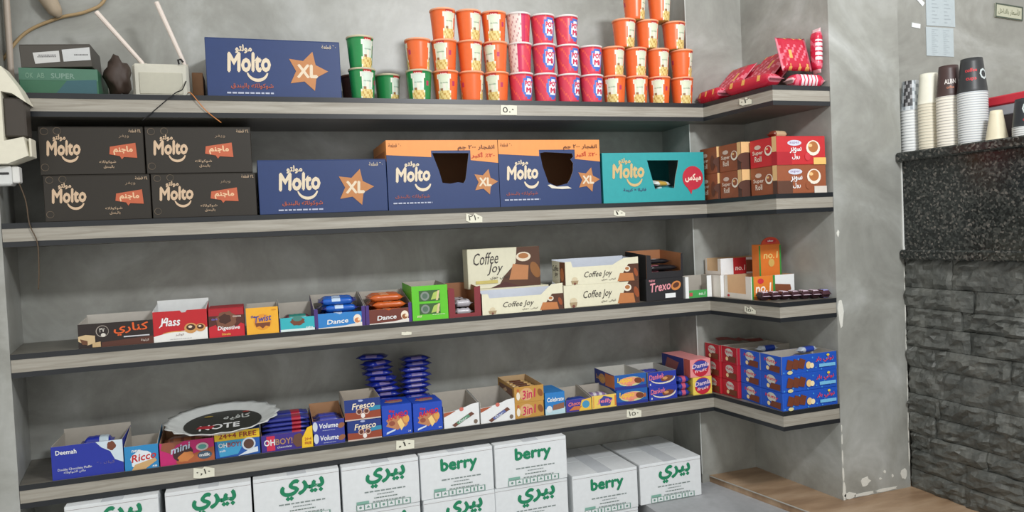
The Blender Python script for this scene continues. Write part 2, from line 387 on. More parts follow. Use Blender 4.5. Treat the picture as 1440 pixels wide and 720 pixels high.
# price tags
PAPER = c(226, 224, 206, 0.8, 0.05, 80); INK = c(44, 42, 36, 0.7)
def price(label, x0, x1, z0, z1, txt, rag=0.0, side=False, ink=True):
    t = thing('price_tag', label, 'price tag', (x0, -0.0006, z0) if not side else (-0.0022+0.035*(-x0/0.344), x0, z0), 0, 'price tags on the shelf edges')
    if side: t.rotation_euler = (0, 0, -math.pi/2+0.1014)
    w_ = abs(x1-x0); h = z1-z0
    pts = [(0.02*w_, rag*h*0.5), (w_*0.3, 0), (w_*0.98, 0), (w_, h*(1-rag)), (w_*0.55, h), (w_*0.45, h*(1-rag*0.6)), (0.05*w_, h)]
    b = MB(); b.slab(pts, (0, 0, 0), (1, 0, 0), (0, 0, 1), (0, -1, 0), 0.0008, PAPER, PAPER); b.build('paper', t)
    if txt:
        a = Art(t, ((0, 0, 0), (1, 0, 0), (0, 0, 1), (0, -1, 0), w_, h)); a.text(txt, 0.16, 0.25, 0.8, 0.8, INK, 0.01); a.done()
price('cream handwritten price tag under the orange noodle cups', -0.789, -0.729, 1.361, 1.394, '٥.٠', 0.05)
price('torn white price tag under the orange striped cartons', -0.926, -0.868, 1.006, 1.037, '٢١٠', 0.45)
price('small torn price tag under the teal carton', -0.384, -0.338, 1.008, 1.03, '١٠', 0.5)
price('scrap of price tag under the brown dance trays', -1.158, -1.124, 0.654, 0.665, None, 0.3)
price('cream price tag below the plate, reading ten', -1.794, -1.734, 0.285, 0.318, '٠٫١٠', 0.25)
price('cream price tag below the pair of blue cube boxes', -1.194, -1.133, 0.286, 0.318, '٫١٠', 0.2)
price('white price tag below the yellow lettered cake boxes', -0.366, -0.305, 0.285, 0.317, '١٥٠', 0.3)
price('torn tag on the side edge under the red biscuit packs', -0.19, -0.25, 1.366, 1.392, '٠٢', 0.5, True)
price('torn tag on the side edge under the white biscuit trays', -0.18, -0.235, 0.65, 0.675, '١٥٠', 0.5, True)

# ------------------------------------------------------------------ the large cartons on the second shelf and the one on top
CREAM = c(222, 206, 180); ORANGE = c(232, 150, 78); BLUE = c(32, 55, 104); DBROWN = c(40, 35, 28); TERRA = c(190, 96, 64); TAN = c(186, 124, 72)
def molto(a, u0, v0, u1, v1, m):
    dh = v1-v0; du = u1-u0
    a.text('مولتو', u0+du*0.2, v0+dh*0.76, u0+du*0.58, v1, m, 0.03)
    a.text('Molto', u0, v0+dh*0.26, u1, v0+dh*0.80, m, 0.035, 0.08, tilt=0.02)
    k = a.w/a.h; r = du*k*0.24
    a.arc(u0+du*0.68, v0+dh*0.32, r, 195, 345, 0.055, m, sq=1.0)
def xlstar(a, cu, cv, r):
    a.star(cu, cv, r, TAN, 0.3); kk = a.h/a.w
    a.text('XL', cu-r*0.5*kk, cv-r*0.33, cu+r*0.5*kk, cv+r*0.33, CREAM, 0.03, 0.05)
def fine_logo(a, u, v, m):
    a.arc(u, v, 0.07, 0, 359, 0.012, m, 20)
def blue_carton(label, X0, X1, Yf, z0, h):
    t, F = carton('wafer_carton', label, X0, X1, Yf, z0, h, 0.245, BLUE, 'large printed cartons')
    a = Art(t, F['F']); molto(a, 0.15, 0.26, 0.47, 0.9, CREAM); xlstar(a, 0.74, 0.47, 0.36)
    a.text('شوكولاته بالبندق', 0.17, 0.14, 0.48, 0.24, c(170, 84, 66)); a.fine(0.14, 0.06, 0.48, 0.11, c(180, 186, 206), 1)
    a.text('٦٠ قطعة', 0.86, 0.87, 0.97, 0.94, CREAM, 0.01); a.done()
blue_carton('blue carton with orange XL star standing on the highest shelf', -1.694, -1.303, 0.02, 1.41, 0.176)
blue_carton('blue carton with orange XL star between brown and orange-striped cartons', -1.566, -1.178, 0.006, 1.0546, 0.165)
def brown_carton(label, X0, X1, z0, h, tw):
    t, F = carton('wafer_carton', label, X0, X1, 0.008, z0, h, 0.24, DBROWN, 'dark brown printed cartons')
    a = Art(t, F['F']); m = c(208, 180, 150)
    molto(a, 0.07, 0.24, 0.39, 0.84, m); fine_logo(a, 0.06, 0.9, c(104, 90, 74)); fine_logo(a, 0.18, 0.91, c(104, 90, 74)); fine_logo(a, 0.05, 0.16, c(104, 90, 74))
    a.poly([(tw, 0.42), (tw+0.01, 0.58), (tw+0.26, 0.66), (tw+0.27, 0.34), (tw+0.14, 0.36), (tw+0.12, 0.31), (tw+0.1, 0.38)], TERRA)
    a.text('ماجنم', tw+0.04, 0.40, tw+0.23, 0.60, c(232, 190, 150), 0.03)
    a.text('شوكولاته', tw-0.1, 0.22, tw+0.06, 0.29, m, 0.01); a.text('بالبندق', tw-0.06, 0.12, tw+0.04, 0.19, m, 0.01)
    a.text('ويفر', tw+0.1, 0.76, tw+0.2, 0.84, c(150, 130, 108), 0.01); a.text('٢٤ قطعة', 0.86, 0.88, 0.98, 0.95, m, 0.01); a.done()
brown_carton('dark brown carton under another, beside the side wall', -2.13, -1.862, 1.0546, 0.129, 0.66)
brown_carton('dark brown carton under another, touching the blue carton', -1.859, -1.573, 1.0546, 0.1285, 0.55)
brown_carton('dark brown carton on top of another, beside the side wall', -2.135, -1.872, 1.1846, 0.134, 0.66)
brown_carton('dark brown carton on top of another, next to the blue carton', -1.868, -1.58, 1.1841, 0.1345, 0.55)
def hole_carton(label, X0, X1, Yf, z0, h, d, col, hole, name='wafer_carton', CARD_IN=CARD_IN):
    w_ = X1-X0; t = thing(name, label, 'box', ((X0+X1)/2, Yf, z0), 0, 'large printed cartons'); T = 0.002
    out = [Vector((0, 0, 0)), Vector((w_, 0, 0)), Vector((w_, h, 0)), Vector((0, h, 0))]
    ho = [Vector((u*w_, v*h, 0)) for u, v in hole]
    tri = tessellate_polygon([out, ho[::-1]]); V = out+ho[::-1]
    b = MB(); f = [(p.x-w_/2, 0, p.y) for p in V]; k = [(p.x-w_/2, T, p.y) for p in V]
    for q in tri:
        n = (V[q[1]]-V[q[0]]).cross(V[q[2]]-V[q[0]]).z
        q = q if n > 0 else tuple(reversed(q))
        b.face([f[i] for i in q], col); b.face([k[i] for i in reversed(q)], CARD_IN)
    for i in range(len(ho)):
        i0, i1 = 4+i, 4+(i+1) % len(ho); b.face([f[i0], f[i1], k[i1], k[i0]], c(196, 176, 150, 0.8))
    b.build('front_panel', t)
    for nm, x0, x1, y0, y1, z0_, z1_ in [('side_panel', -w_/2, -w_/2+T, T, d, 0, h), ('side_panel', w_/2-T, w_/2, T, d, 0, h), ('back_panel', -w_/2+T, w_/2-T, d-T, d, 0, h), ('base', -w_/2+T, w_/2-T, T, d-T, 0, T), ('lid', -w_/2+T, w_/2-T, T, d-T, h-T, h)]:
        b = MB(); s = {'side_panel': ('-x' if x0 < 0 else '+x'), 'back_panel': '+y', 'base': '-z', 'lid': '+z'}[nm]
        b.box(x0, x1, y0, y1, z0_, z1_, CARD_IN, {s: col}); b.build(nm, t)
    return t, faces(w_, d, h)
def striped(label, X0, X1, hole):
    h = 0.2235; t, F = hole_carton(label, X0, X1, 0.004, 1.0546, h, 0.25, BLUE, hole)
    a = Art(t, F['F']); u0 = min(u for u, v in hole)-0.01; u1 = max(u for u, v in hole)+0.015
    vt = max(v for u, v in hole); vb = min(v for u, v in hole)
    if vt < 0.84:
        a.poly([(0, 0.79), (u0, 0.755), (u0, 0.85), (u1, 0.85), (u1, 0.705), (1, 0.66), (1, 1), (0, 1)], ORANGE)
    a.text('Molto', 0.07, 0.40, u0-0.015, 0.62, CREAM, 0.035, 0.08, tilt=0.02); a.text('مولتو', 0.15, 0.61, 0.28, 0.70, CREAM, 0.03)
    a.arc(0.305, 0.4, 0.115, 195, 345, 0.045, CREAM); xlstar(a, 0.87, 0.38, 0.2)
    if len(hole) > 10: a.poly([(0.46, 0.31), (0.5, 0.26), (0.6, 0.245), (0.7, 0.25), (0.66, 0.285), (0.55, 0.282), (0.49, 0.32)], c(220, 214, 200), 'torn_paper')
    a.text('شوكولاته بالبندق', 0.06, 0.16, 0.36, 0.22, c(170, 84, 66), 0.01); a.fine(0.04, 0.09, 0.38, 0.125, c(180, 186, 206), 1)
    a.text('٦٠ قطعة', 0.02, 0.9, 0.13, 0.955, c(110, 62, 30), 0.01); a.text('انفجار ٢٠٠ جم', 0.63, 0.84, 0.97, 0.93, c(110, 62, 30), 0.02); a.text('٢٠٪ أكبر', 0.75, 0.73, 0.97, 0.82, c(190, 62, 30), 0.02); a.done()
    e = Art(t, F['L']); e.rect(0, 0.7, 1, 1, ORANGE); e.rect(0.1, 0.72, 0.9, 0.86, c(190, 110, 54)); e.done()
striped('blue carton with orange top stripe and a clean cut trapezoid hole', -1.176, -0.803, [(0.40, 0.815), (0.73, 0.81), (0.715, 0.66), (0.69, 0.42), (0.67, 0.37), (0.62, 0.385), (0.55, 0.365), (0.48, 0.38), (0.455, 0.55)])
striped('blue carton with orange top stripe and a ragged torn hole', -0.801, -0.427, [(0.40, 0.80), (0.45, 0.815), (0.62, 0.80), (0.72, 0.79), (0.73, 0.74), (0.70, 0.70), (0.725, 0.64), (0.72, 0.52), (0.69, 0.40), (0.66, 0.33), (0.55, 0.29), (0.47, 0.35), (0.45, 0.45), (0.42, 0.6)])
TEAL = c(44, 158, 162)
t, F = hole_carton('teal carton with cut opening and red speech drop logo', -0.419, -0.004, 0.003, 1.0546, 0.177, 0.24, TEAL, [(0.43, 0.845), (0.74, 0.84), (0.73, 0.7), (0.705, 0.5), (0.69, 0.27), (0.6, 0.285), (0.5, 0.255), (0.47, 0.5)], CARD_IN=TEAL)
a = Art(t, F['F']); m = c(206, 178, 124); molto(a, 0.09, 0.34, 0.4, 0.9, m); a.text('فانيلا × كريمة', 0.19, 0.21, 0.41, 0.29, c(60, 70, 110), 0.015)
RED = c(190, 42, 62); a.ell(0.88, 0.47, 0.245, 0.245, RED, 24); a.poly([(0.785, 0.4), (0.86, 0.13), (0.875, 0.25), (0.97, 0.35)], RED); a.text('ميكس', 0.8, 0.38, 0.965, 0.56, c(240, 214, 200), 0.03); a.done()
pk = wrap_mesh(0.1, 0.05, 0.018, lambda u, q: c(214, 176, 84, 0.3) if 0.3 < u < 0.7 else c(226, 230, 226, 0.3))
pk2 = wrap_mesh(0.1, 0.05, 0.018, lambda u, q: c(60, 140, 150, 0.3) if 0.25 < u < 0.8 else c(180, 210, 214, 0.3))
for i, (me, x, y, z, r) in enumerate([(pk, -0.165, 0.06, 1.116, (0.25, 0.0, 0.4)), (pk2, -0.14, 0.07, 1.0955, (0, 0, 0.15)), (pk2, -0.15, 0.07, 1.057, (0, 0, 0.1)), (pk2, -0.17, 0.075, 1.0765, (0, 0, -0.2)), (pk2, -0.15, 0.15, 1.057, (0.0, 0.0, 0.2))]):
    wrapper(me, ['yellow and white wrapped cake on top inside the teal carton', 'teal wrapped cake just under the yellow one inside the teal carton', 'teal wrapped cake at the bottom front inside the teal carton', 'teal wrapped cake in the middle of the pile inside the teal carton', 'teal wrapped cake at the back inside the teal carton'][i], (x, y, z), r, group=None if i == 0 else 'teal cakes inside the teal carton')

# ------------------------------------------------------------------ noodle cups
CR, CB, CH = 0.0432, 0.0345, 0.101
def cup_prof():
    p = [(CB*0.96, 0.0), (CB, 0.002)]
    for i in range(1, 13): p.append((CB+(CR-0.0015-CB)*i/12, 0.002+(CH-0.009)*i/12))
    return p+[(CR, CH-0.0065), (CR+0.0006, CH-0.004), (CR, CH-0.0015)]
def noodle_cup(label, body, panel, logo, bowl, lid, kind):
    def fn(i, a):
        d = (a+0.5) % 1.0-0.5          # centred on the front of the cup, in turns
        zz = i/14.0
        if i >= 13: return lid
        if kind == 'pot':
            if abs(d) > 0.36: return c(232, 214, 206) if int((a*90+i*5) % 6) else c(196, 150, 150)
            if abs(d) > 0.30: return c(200, 40, 90)
            e = (d/0.115)**2+((zz-0.48)/0.36)**2
            if e < 0.55: return c(232, 236, 244)
            if e < 1.0: return c(74, 112, 196)
            return body if (i+int(a*40)) % 7 else c(236, 96, 80)
        for cc in (0.0, 0.5):
            d2 = (a-cc+0.5) % 1.0-0.5; wv = 0.075+0.018*math.sin(zz*9)
            if abs(d2) < wv+0.012:
                if zz > 0.8: return logo if abs(d2) < 0.05 else body
                if abs(d2) > wv-0.004: return c(240, 236, 222)
                if zz < 0.34:
                    return bowl if (i+int(a*52)) % 3 else c(196, 160, 84)
                if 0.28 < zz < 0.42 and abs(d2+0.045) < 0.022: return c(150, 104, 64)
                return panel if (zz > 0.5 or abs(d2) > 0.02) else c(230, 226, 210)
            if 0.12 < d2 < 0.15 and 0.45 < zz < 0.62: return c(186, 50, 90)
        return body
    t = thing('noodle_cup', label, 'noodle cup')
    b = MB(); b.lathe(cup_prof(), 52, fn, True, False); b.build('cup', t, smooth=True)
    b = MB(); b.lathe([(CR-0.0005, CH-0.0025), (CR-0.001, CH-0.001), (CR*0.5, CH-0.0006)], 26, lid, True, True); b.build('lid', t)
    def cyl(txt, w_, z0, h, m, bold=0.05, ang0=0.0, slant=0.0):
        v, f = glyphs(txt, bold, slant); q = MB(); pts = []
        for x, y, k in v:
            z = z0+h*y; r = CB+(CR-0.0015-CB)*z/CH+0.0007+0.00005*k; an = ang0+(x-0.5)*w_/r; pts.append((r*math.sin(an), -r*math.cos(an), z))
        q.raw(pts, f, m); q.build('lettering', t)
    if kind == 'pot':
        cyl('POT', 0.036, 0.053, 0.018, c(214, 40, 84), 0.05); cyl('Mi', 0.026, 0.031, 0.018, c(214, 40, 84), 0.05)
    else:
        cyl('Indomie', 0.022, 0.084, 0.006, c(244, 230, 220), 0.03); cyl('Indomie', 0.022, 0.084, 0.006, c(244, 230, 220), 0.03, math.pi)
        cyl('cup noodles', 0.026, 0.055, 0.006, c(110, 140, 120), 0.01); cyl('cup noodles', 0.026, 0.055, 0.006, c(110, 140, 120), 0.01, math.pi)
    return t
YEL = c(226, 204, 132)
ORG = noodle_cup('orange', c(230, 106, 50, 0.3), c(214, 222, 196), c(196, 50, 44), YEL, c(238, 166, 128), 'noodle')
GRN = noodle_cup('green', c(38, 136, 74, 0.3), c(208, 222, 208), c(190, 50, 44), YEL, c(200, 190, 160), 'noodle')
POT = noodle_cup('pink', c(216, 66, 88, 0.3), None, None, None, c(226, 222, 220), 'pot')
BRN = noodle_cup('brown', c(92, 64, 52, 0.3), c(150, 128, 110), c(120, 50, 40), c(160, 130, 84), c(150, 110, 90), 'noodle')
first = set()
def put(root, x, y, row, turn, label, group):
    z = 1.41+row*(CH+0.0002); rot = (0, 0, turn)
    if root not in first:
        first.add(root); root.location = (x, y, z); root.rotation_euler = rot; root['label'] = label
        root['group'] = group; return root
    return dup(root, (x, y, z), rot, label, group)
ROW = ['bottom cup', 'second cup up', 'third cup up', 'fourth cup up']
ORD = ['first', 'second', 'third', 'fourth']
put(GRN, -1.232, 0.055, 0, 0.3, 'green noodle cup under another green cup beside the blue carton', 'green noodle cups')
put(GRN, -1.234, 0.055, 1, 0.55, 'green noodle cup on top of another green cup', 'green noodle cups')
put(GRN, -1.137, 0.135, 0, 0.7, 'single green noodle cup standing back behind the green pair', 'green noodle cups')
put(BRN, -1.245, 0.16, 0, 0.4, 'brown noodle cup half hidden behind the green pair', 'brown noodle cups')
put(GRN, -1.047, 0.055, 0, -0.3, 'green noodle cup with an orange cup stacked on it', 'green noodle cups')
put(ORG, -1.046, 0.055, 1, 1.3, 'orange noodle cup standing on a green cup', 'orange noodle cups')
for k, (x, tr) in enumerate([(-0.957, (-0.4, -0.6, 0.35)), (-0.868, (1.2, 0.4, 0.5)), (-0.779, (-0.7, -0.9, -0.3))]):
    for r in range(3):
        put(ORG, x, 0.055, r, tr[r], 'orange noodle cup, %s of the %s stack after the green-based stack' % (ROW[r], ORD[k]), 'orange noodle cups')
for k, (x, n) in enumerate([(-0.69, 3), (-0.601, 3), (-0.512, 3), (-0.423, 2)]):
    for r in range(n):
        tr = (0.45, 1.75, 2.2)[r] if k == 0 else (0.35, 0.15, 0.25)[r]+(0.3 if k == 2 else 0.1)
        put(POT, x, 0.055, r, tr, 'pink noodle cup, %s of the %s pink stack from the orange cups' % (ROW[r], ORD[k]), 'pink noodle cups')
for r, xs in enumerate([(-0.333, -0.242, -0.15, -0.052), (-0.333, -0.242, -0.15, -0.05), (-0.284, -0.19, -0.078), (-0.238, -0.135)]):
    for k, x in enumerate(xs):
        put(ORG, x, 0.055, r, [(-0.7, -0.2, -0.6, -0.1), (0.3, 0.15, 0.2, 0.8), (0.35, 0.2, 0.3), (0.7, 0.4)][r][k], 'orange noodle cup, %s from the pink cups in the %s row of the corner pyramid' % (ORD[k], ['bottom', 'second', 'third', 'highest'][r]), 'orange noodle cups')
#SPLIT1
# ------------------------------------------------------------------ third shelf
Z3 = ZS[2]; F0 = 0.006
PURP = c(70, 46, 120); PURPR = PURP
t, F = tray('wafer_box', 'black wafer box with orange lettering beside the red and white box', -2.068, -1.877, F0, Z3, 0.13, c(40, 30, 28), 0.068, (0.068, 0.08), 0.084, inner=c(190, 186, 178))
a = Art(t, F['F']); a.poly([(0.3, 0), (1, 0), (1, 0.32), (0.3, 0.2)], c(84, 46, 34)); a.arc(0.32, 0.66, 0.23, 0, 359, 0.03, c(170, 160, 150), 20); a.text('٣٧', 0.28, 0.62, 0.35, 0.8, c(210, 205, 196)); a.ell(0.33, 0.5, 0.09, 0.08, c(215, 210, 200))
a.text('كناري', 0.47, 0.42, 0.94, 0.94, c(226, 96, 40), 0.022); a.rect(0.6, 0.34, 0.95, 0.39, c(205, 205, 210)); a.text('كرتونة', 0.83, 0.1, 0.94, 0.22, c(220, 206, 196))
WAF = c(206, 180, 138)
a.poly([(0.0, 0.5), (0.1, 0.56), (0.22, 0.5), (0.22, 0.2), (0.12, 0.12), (0.0, 0.3)], WAF); a.poly([(0.02, 0.4), (0.12, 0.3), (0.12, 0.14), (0.05, 0.16)], c(104, 66, 42)); a.poly([(0.18, 0.2), (0.29, 0.24), (0.29, 0.02), (0.18, 0.02)], c(196, 168, 124)); a.done()
t, F = tray('biscuit_box', 'red and white biscuit box with raised white back flap', -1.876, -1.731, F0, Z3, 0.13, c(190, 32, 40), 0.088, (0.09, 0.104), 0.112, inner=c(222, 224, 224), front=[(0, 0.088), (0.5, 0.088), (0.53, 0.082), (0.6, 0.082), (0.63, 0.088), (1, 0.088)])
a = Art(t, F['F']); a.poly([(0, 0), (1, 0), (1, 0.42), (0.8, 0.36), (0.5, 0.34), (0.25, 0.3), (0, 0.2)], c(232, 232, 228)); a.arc(0.4, -2.0, 2.33, 80, 100, 0.03, c(222, 176, 96))
a.text('Hass', 0.14, 0.54, 0.5, 0.84, WHITE, 0.022, 0.2); a.poly([(0.1, 0.5), (0.12, 0.5), (0.26, 0.84), (0.24, 0.86)], WHITE)
for cu, cv, r in ((0.69, 0.42, 0.22), (0.87, 0.42, 0.17)):
    a.ell(cu, cv, r, r*0.85, c(206, 150, 88)); a.ell(cu, cv+0.03, r*0.68, r*0.5, c(72, 40, 26)); a.ell(cu-0.01, cv+0.05, r*0.3, r*0.2, c(236, 214, 186))
a.text('كوكيز', 0.4, 0.17, 0.56, 0.26, c(120, 80, 70), 0.01); a.fine(0.3, 0.06, 0.7, 0.1, c(190, 190, 190), 1); a.done()
t, F = carton('biscuit_box', 'red chocolate biscuit box between the white-flapped box and orange box', -1.727, -1.628, F0, Z3, 0.086, 0.12, c(170, 30, 42))
a = Art(t, F['F']); a.rect(0, 0.36, 1, 0.74, c(84, 40, 32)); a.ell(0.5, 0.58, 0.34, 0.3, c(122, 78, 58), 20, 0, 0.1); a.ell(0.46, 0.62, 0.2, 0.17, c(70, 38, 28), 16, 0, 0.14); a.poly([(0, 0.36), (0.2, 0.44), (0.24, 0.3), (0.76, 0.3), (0.9, 0.46), (1, 0.4), (1, 0), (0, 0)], c(196, 32, 46))
a.text('Digestive', 0.24, 0.2, 0.87, 0.38, WHITE, 0.022, 0.1); a.text('biscuits', 0.36, 0.06, 0.6, 0.14, c(236, 190, 80)); a.text('dark', 0.08, 0.6, 0.26, 0.67, c(120, 110, 190)); a.text('cocoa', 0.68, 0.66, 0.92, 0.72, c(220, 200, 190)); a.done()
t, F = tray('cake_box', 'orange yellow cake box with purple sides and blue lettering', -1.622, -1.530, F0, Z3, 0.12, c(240, 176, 48), 0.08, (0.08, 0.085), 0.085, side=PURP)
a = Art(t, F['F']); a.ell(0.5, 0.45, 0.32, 0.3, c(226, 150, 44)); a.poly([(0.26, 0.42), (0.74, 0.42), (0.72, 0.26), (0.6, 0.3), (0.5, 0.2), (0.4, 0.3), (0.3, 0.26)], c(120, 66, 40)); a.text('Twist', 0.24, 0.46, 0.78, 0.7, c(60, 70, 150), 0.022, 0.15, 0.08); a.text('the', 0.14, 0.62, 0.28, 0.72, c(70, 60, 150)); a.text('NEW', 0.8, 0.86, 0.94, 0.91, c(190, 120, 30), 0.01); a.done()
t, F = tray('cake_box', 'low-fronted turquoise cake tray with purple sides', -1.527, -1.421, F0, Z3, 0.14, c(52, 178, 188), 0.042, (0.058, 0.09), 0.078, side=PURP)
a = Art(t, F['F']); a.rect(0, 0, 1, 0.16, c(220, 236, 236)); a.ell(0.5, 0.7, 0.5, 0.3, c(116, 66, 46), 18, 0, 0.1); a.ell(0.5, 0.9, 0.34, 0.2, c(70, 130, 120)); a.text('cake', 0.72, 0.16, 0.92, 0.3, WHITE); a.rect(0, 0, 0.02, 1, PURP); a.done()
wt = wrap_mesh(0.09, 0.045, 0.022, lambda u, q: c(40, 120, 110, 0.3) if 0.2 < u < 0.8 else c(90, 50, 60, 0.3))
for i, (x, y, z, r) in enumerate([(-1.474, 0.033, Z3+0.003, 0.05), (-1.474, 0.082, Z3+0.003, -0.04), (-1.474, 0.055, Z3+0.0262, 0.1)]):
    wrapper(wt, ['green wrapped cake at the front of the turquoise tray', 'green wrapped cake at the back of the turquoise tray', 'green wrapped cake lying on two others in the turquoise tray'][i], (x, y, z), (0, 0, r), group='green cakes in the turquoise tray')
def dance(lab, X0, X1, col, pack, lo, wname, n):
    t, F = tray('cake_tray', lab, X0, X1, F0, Z3, 0.17, col, 0.046, (0.06, 0.098), 0.095, side=PURP, front=[(0, 0.062), (0.045, 0.062), (0.05, 0.046), (0.42, 0.046), (0.5, 0.041), (0.58, 0.046), (0.95, 0.046), (0.955, 0.062), (1, 0.062)])
    a = Art(t, F['F']); a.rect(0, 0, 0.07, 1.5, PURP); a.rect(0.93, 0, 1, 1.5, PURP); a.poly([(0.07, 0), (0.93, 0), (0.93, 0.3), (0.6, 0.12), (0.07, 0.05)], c(226, 222, 216)); a.text('Dance', 0.24, 0.3, 0.66, 0.66, WHITE, 0.022, 0.1, 0.06)
    a.ell(0.84, 0.55, 0.3, 0.36, c(240, 226, 206)); a.ell(0.84, 0.45, 0.22, 0.2, lo); a.ell(0.87, 0.5, 0.1, 0.1, c(240, 214, 176)); a.done()
    k = 0
    for r in range(n):
        for col_ in range(3):
            me = pack; yy = F0+0.029+0.048*col_; zz = Z3+0.0022+0.0225*r
            wrapper(me, '%s, layer %s %s in its tray' % (wname, ['one', 'two', 'three', 'four'][r], ['behind the front panel', 'in the middle row', 'in the rear row'][col_]), ((X0+X1)/2+0.004*((r+col_) % 3-1), yy, zz), (0, 0, random.uniform(-0.02, 0.02)), group=wname+' stack'); k += 1
wb = wrap_mesh(0.118, 0.046, 0.0222, lambda u, q: c(190, 210, 232, 0.25) if 0.36 < u < 0.6 and 0.34 < q < 0.46 else c(26, 92, 186, 0.25) if 0.15 < u < 0.85 else c(34, 40, 120, 0.25))
wo = wrap_mesh(0.118, 0.046, 0.0222, lambda u, q: c(232, 190, 150, 0.25) if 0.36 < u < 0.55 and 0.36 < q < 0.44 else c(192, 92, 36, 0.25) if 0.1 < u < 0.9 else c(140, 60, 30, 0.25))
dance('blue dance cake tray with purple corner posts', -1.424, -1.268, c(44, 128, 200), wb, c(206, 130, 84), 'blue wrapped cake', 4)
dance('brown dance cake tray with purple corner posts', -1.266, -1.119, c(110, 52, 40), wo, c(150, 90, 50), 'orange wrapped cake', 4)
GREEN = c(96, 196, 42)
t, F = tray('sweet_box', 'bright green sweet box with two picture panels on its front', -1.1165, -0.998, F0, Z3, 0.16, GREEN, 0.112, (0.112, 0.118), 0.118, side=GREEN, inner=INNER)
a = Art(t, F['F'])
for v in (0.12, 0.5):
    a.rect(0.2, v+0.05, 0.78, v+0.36, c(60, 96, 50)); a.ell(0.36, v+0.2, 0.13, 0.13, c(130, 140, 132)); a.ell(0.36, v+0.2, 0.08, 0.08, c(84, 110, 92)); a.poly([(0.52, v+0.08), (0.76, v+0.12), (0.74, v+0.34), (0.6, v+0.28)], c(172, 196, 96)); a.poly([(0.66, v+0.06), (0.72, v+0.06), (0.78, v+0.34), (0.72, v+0.34)], c(214, 196, 150))
a.text('sour', 0.12, 0.09, 0.26, 0.15, c(230, 240, 180)); a.fine(0.55, 0.14, 0.9, 0.17, c(226, 240, 200), 1); a.done()
wg = wrap_mesh(0.1, 0.05, 0.016, lambda u, q: c(110, 200, 50, 0.3) if 0.15 < u < 0.85 else c(30, 60, 30, 0.3))
for r in range(6): wrapper(wg, 'green wrapped sweet, number %s of the pile in the green box' % ['one', 'two', 'three', 'four', 'five', 'six'][r], (-1.0575, 0.05+0.004*(r % 3), Z3+0.003+0.0172*r), (0, 0, 0.02*(r % 3-1)), group='green sweets in the green box')
MAR = c(128, 42, 50)
t, F = tray('cake_tray', 'maroon cake tray with brown inside and a wide front opening', -0.996, -0.8855, F0, Z3, 0.17, MAR, 0.1, (0.092, 0.104), 0.104, side=MAR, inner=c(150, 100, 66), front=[(0, 0.1), (0.19, 0.096), (0.2, 0.012), (0.8, 0.012), (0.81, 0.096), (1, 0.1)])
wsil = wrap_mesh(0.066, 0.07, 0.026, lambda u, q: c(30, 28, 30, 0.3) if (0.25 < u < 0.4 or 0.62 < u < 0.75) and 0.05 < q < 0.45 else c(176, 172, 178, 0.25), nx=16, nr=16)
for r in range(4): wrapper(wsil, 'silver wrapped cake with black swirl, %s in the maroon tray' % ['front lower one', 'front upper one', 'rear lower one', 'rear upper one'][r], (-0.941, 0.05+0.075*(r//2), Z3+0.003+0.028*(r % 2)), (0, 0, 0.03*(r-1)), group='silver cakes in the maroon tray')
# coffee biscuits
IV = c(226, 222, 196); CJIN = c(206, 212, 222)
def coffee_art(a, big=False, u0=0.1):
    a.poly([(0.72, 0), (1, 0), (1, 1.0), (0.86, 1.0), (0.8, 0.62)], c(84, 50, 34)); a.poly([(0.7, 0.04), (0.74, 0.5), (0.92, 0.46), (0.94, 0.02)], c(190, 122, 72)); a.ell(0.84, 0.72, 0.2, 0.16, c(232, 224, 206)); a.ell(0.84, 0.74, 0.13, 0.09, c(176, 116, 66))
    a.ell(0.96, 0.5, 0.12, 0.26, c(150, 76, 40), 14, 0.3)
    a.ell(0.12, 0.32, 0.17, 0.12, c(214, 200, 168)); a.poly([(0.07, 0.24), (0.17, 0.24), (0.155, 0.04), (0.085, 0.04)], c(168, 146, 112)); a.ell(0.12, 0.07, 0.07, 0.07, c(120, 70, 56))
    a.text('Coffee Joy', 0.25, 0.3, 0.63, 0.72, c(50, 44, 44), 0.012, 0.3, 0.03); a.text('كوفي جوي', 0.48, 0.12, 0.68, 0.26, c(70, 60, 52), 0.01)
t, F = tray('coffee_biscuit_tray', 'cream coffee biscuit tray on the shelf with upright box behind it', -0.881, -0.588, F0, Z3, 0.095, IV, 0.056, (0.07, 0.09), 0.075, inner=CJIN, side=c(120, 80, 50), front=[(0, 0.07), (0.07, 0.07), (0.09, 0.055), (0.72, 0.055), (0.8, 0.075), (0.86, 0.088), (1, 0.09)])
a = Art(t, F['F']); coffee_art(a); a.done()
t, F = carton('coffee_biscuit_box', 'cream coffee biscuit box hidden under the upright coffee box', -0.885, -0.6, 0.104, Z3, 0.08, 0.09, IV)
t, F = carton('coffee_biscuit_box', 'upright cream coffee biscuit box with large script lettering', -0.8955, -0.628, 0.112, Z3+0.0805, 0.139, 0.06, IV)
a = Art(t, F['F']); a.poly([(0.4, 0), (1, 0), (1, 1), (0.68, 1), (0.66, 0.6), (0.5, 0.3)], c(88, 56, 38)); a.poly([(0.3, 0), (0.72, 0.0), (0.5, 0.14)], c(80, 40, 36)); a.poly([(0.56, 0.18), (0.62, 0.58), (0.84, 0.52), (0.82, 0.16)], c(192, 130, 84)); a.ell(0.77, 0.75, 0.2, 0.12, c(234, 220, 196)); a.ell(0.77, 0.77, 0.14, 0.07, c(178, 118, 68)); a.ell(0.93, 0.4, 0.12, 0.22, c(146, 96, 50), 14, 0.4)
a.text('Coffee', 0.08, 0.6, 0.42, 0.9, c(50, 44, 44), 0.012, 0.3, 0.03); a.text('Joy', 0.26, 0.32, 0.48, 0.62, c(50, 44, 44), 0.012, 0.3); a.text('كوفي جوي', 0.3, 0.2, 0.56, 0.31, c(70, 60, 52), 0.01); a.rect(0.1, 0.12, 0.4, 0.2, c(206, 190, 110)); a.done()
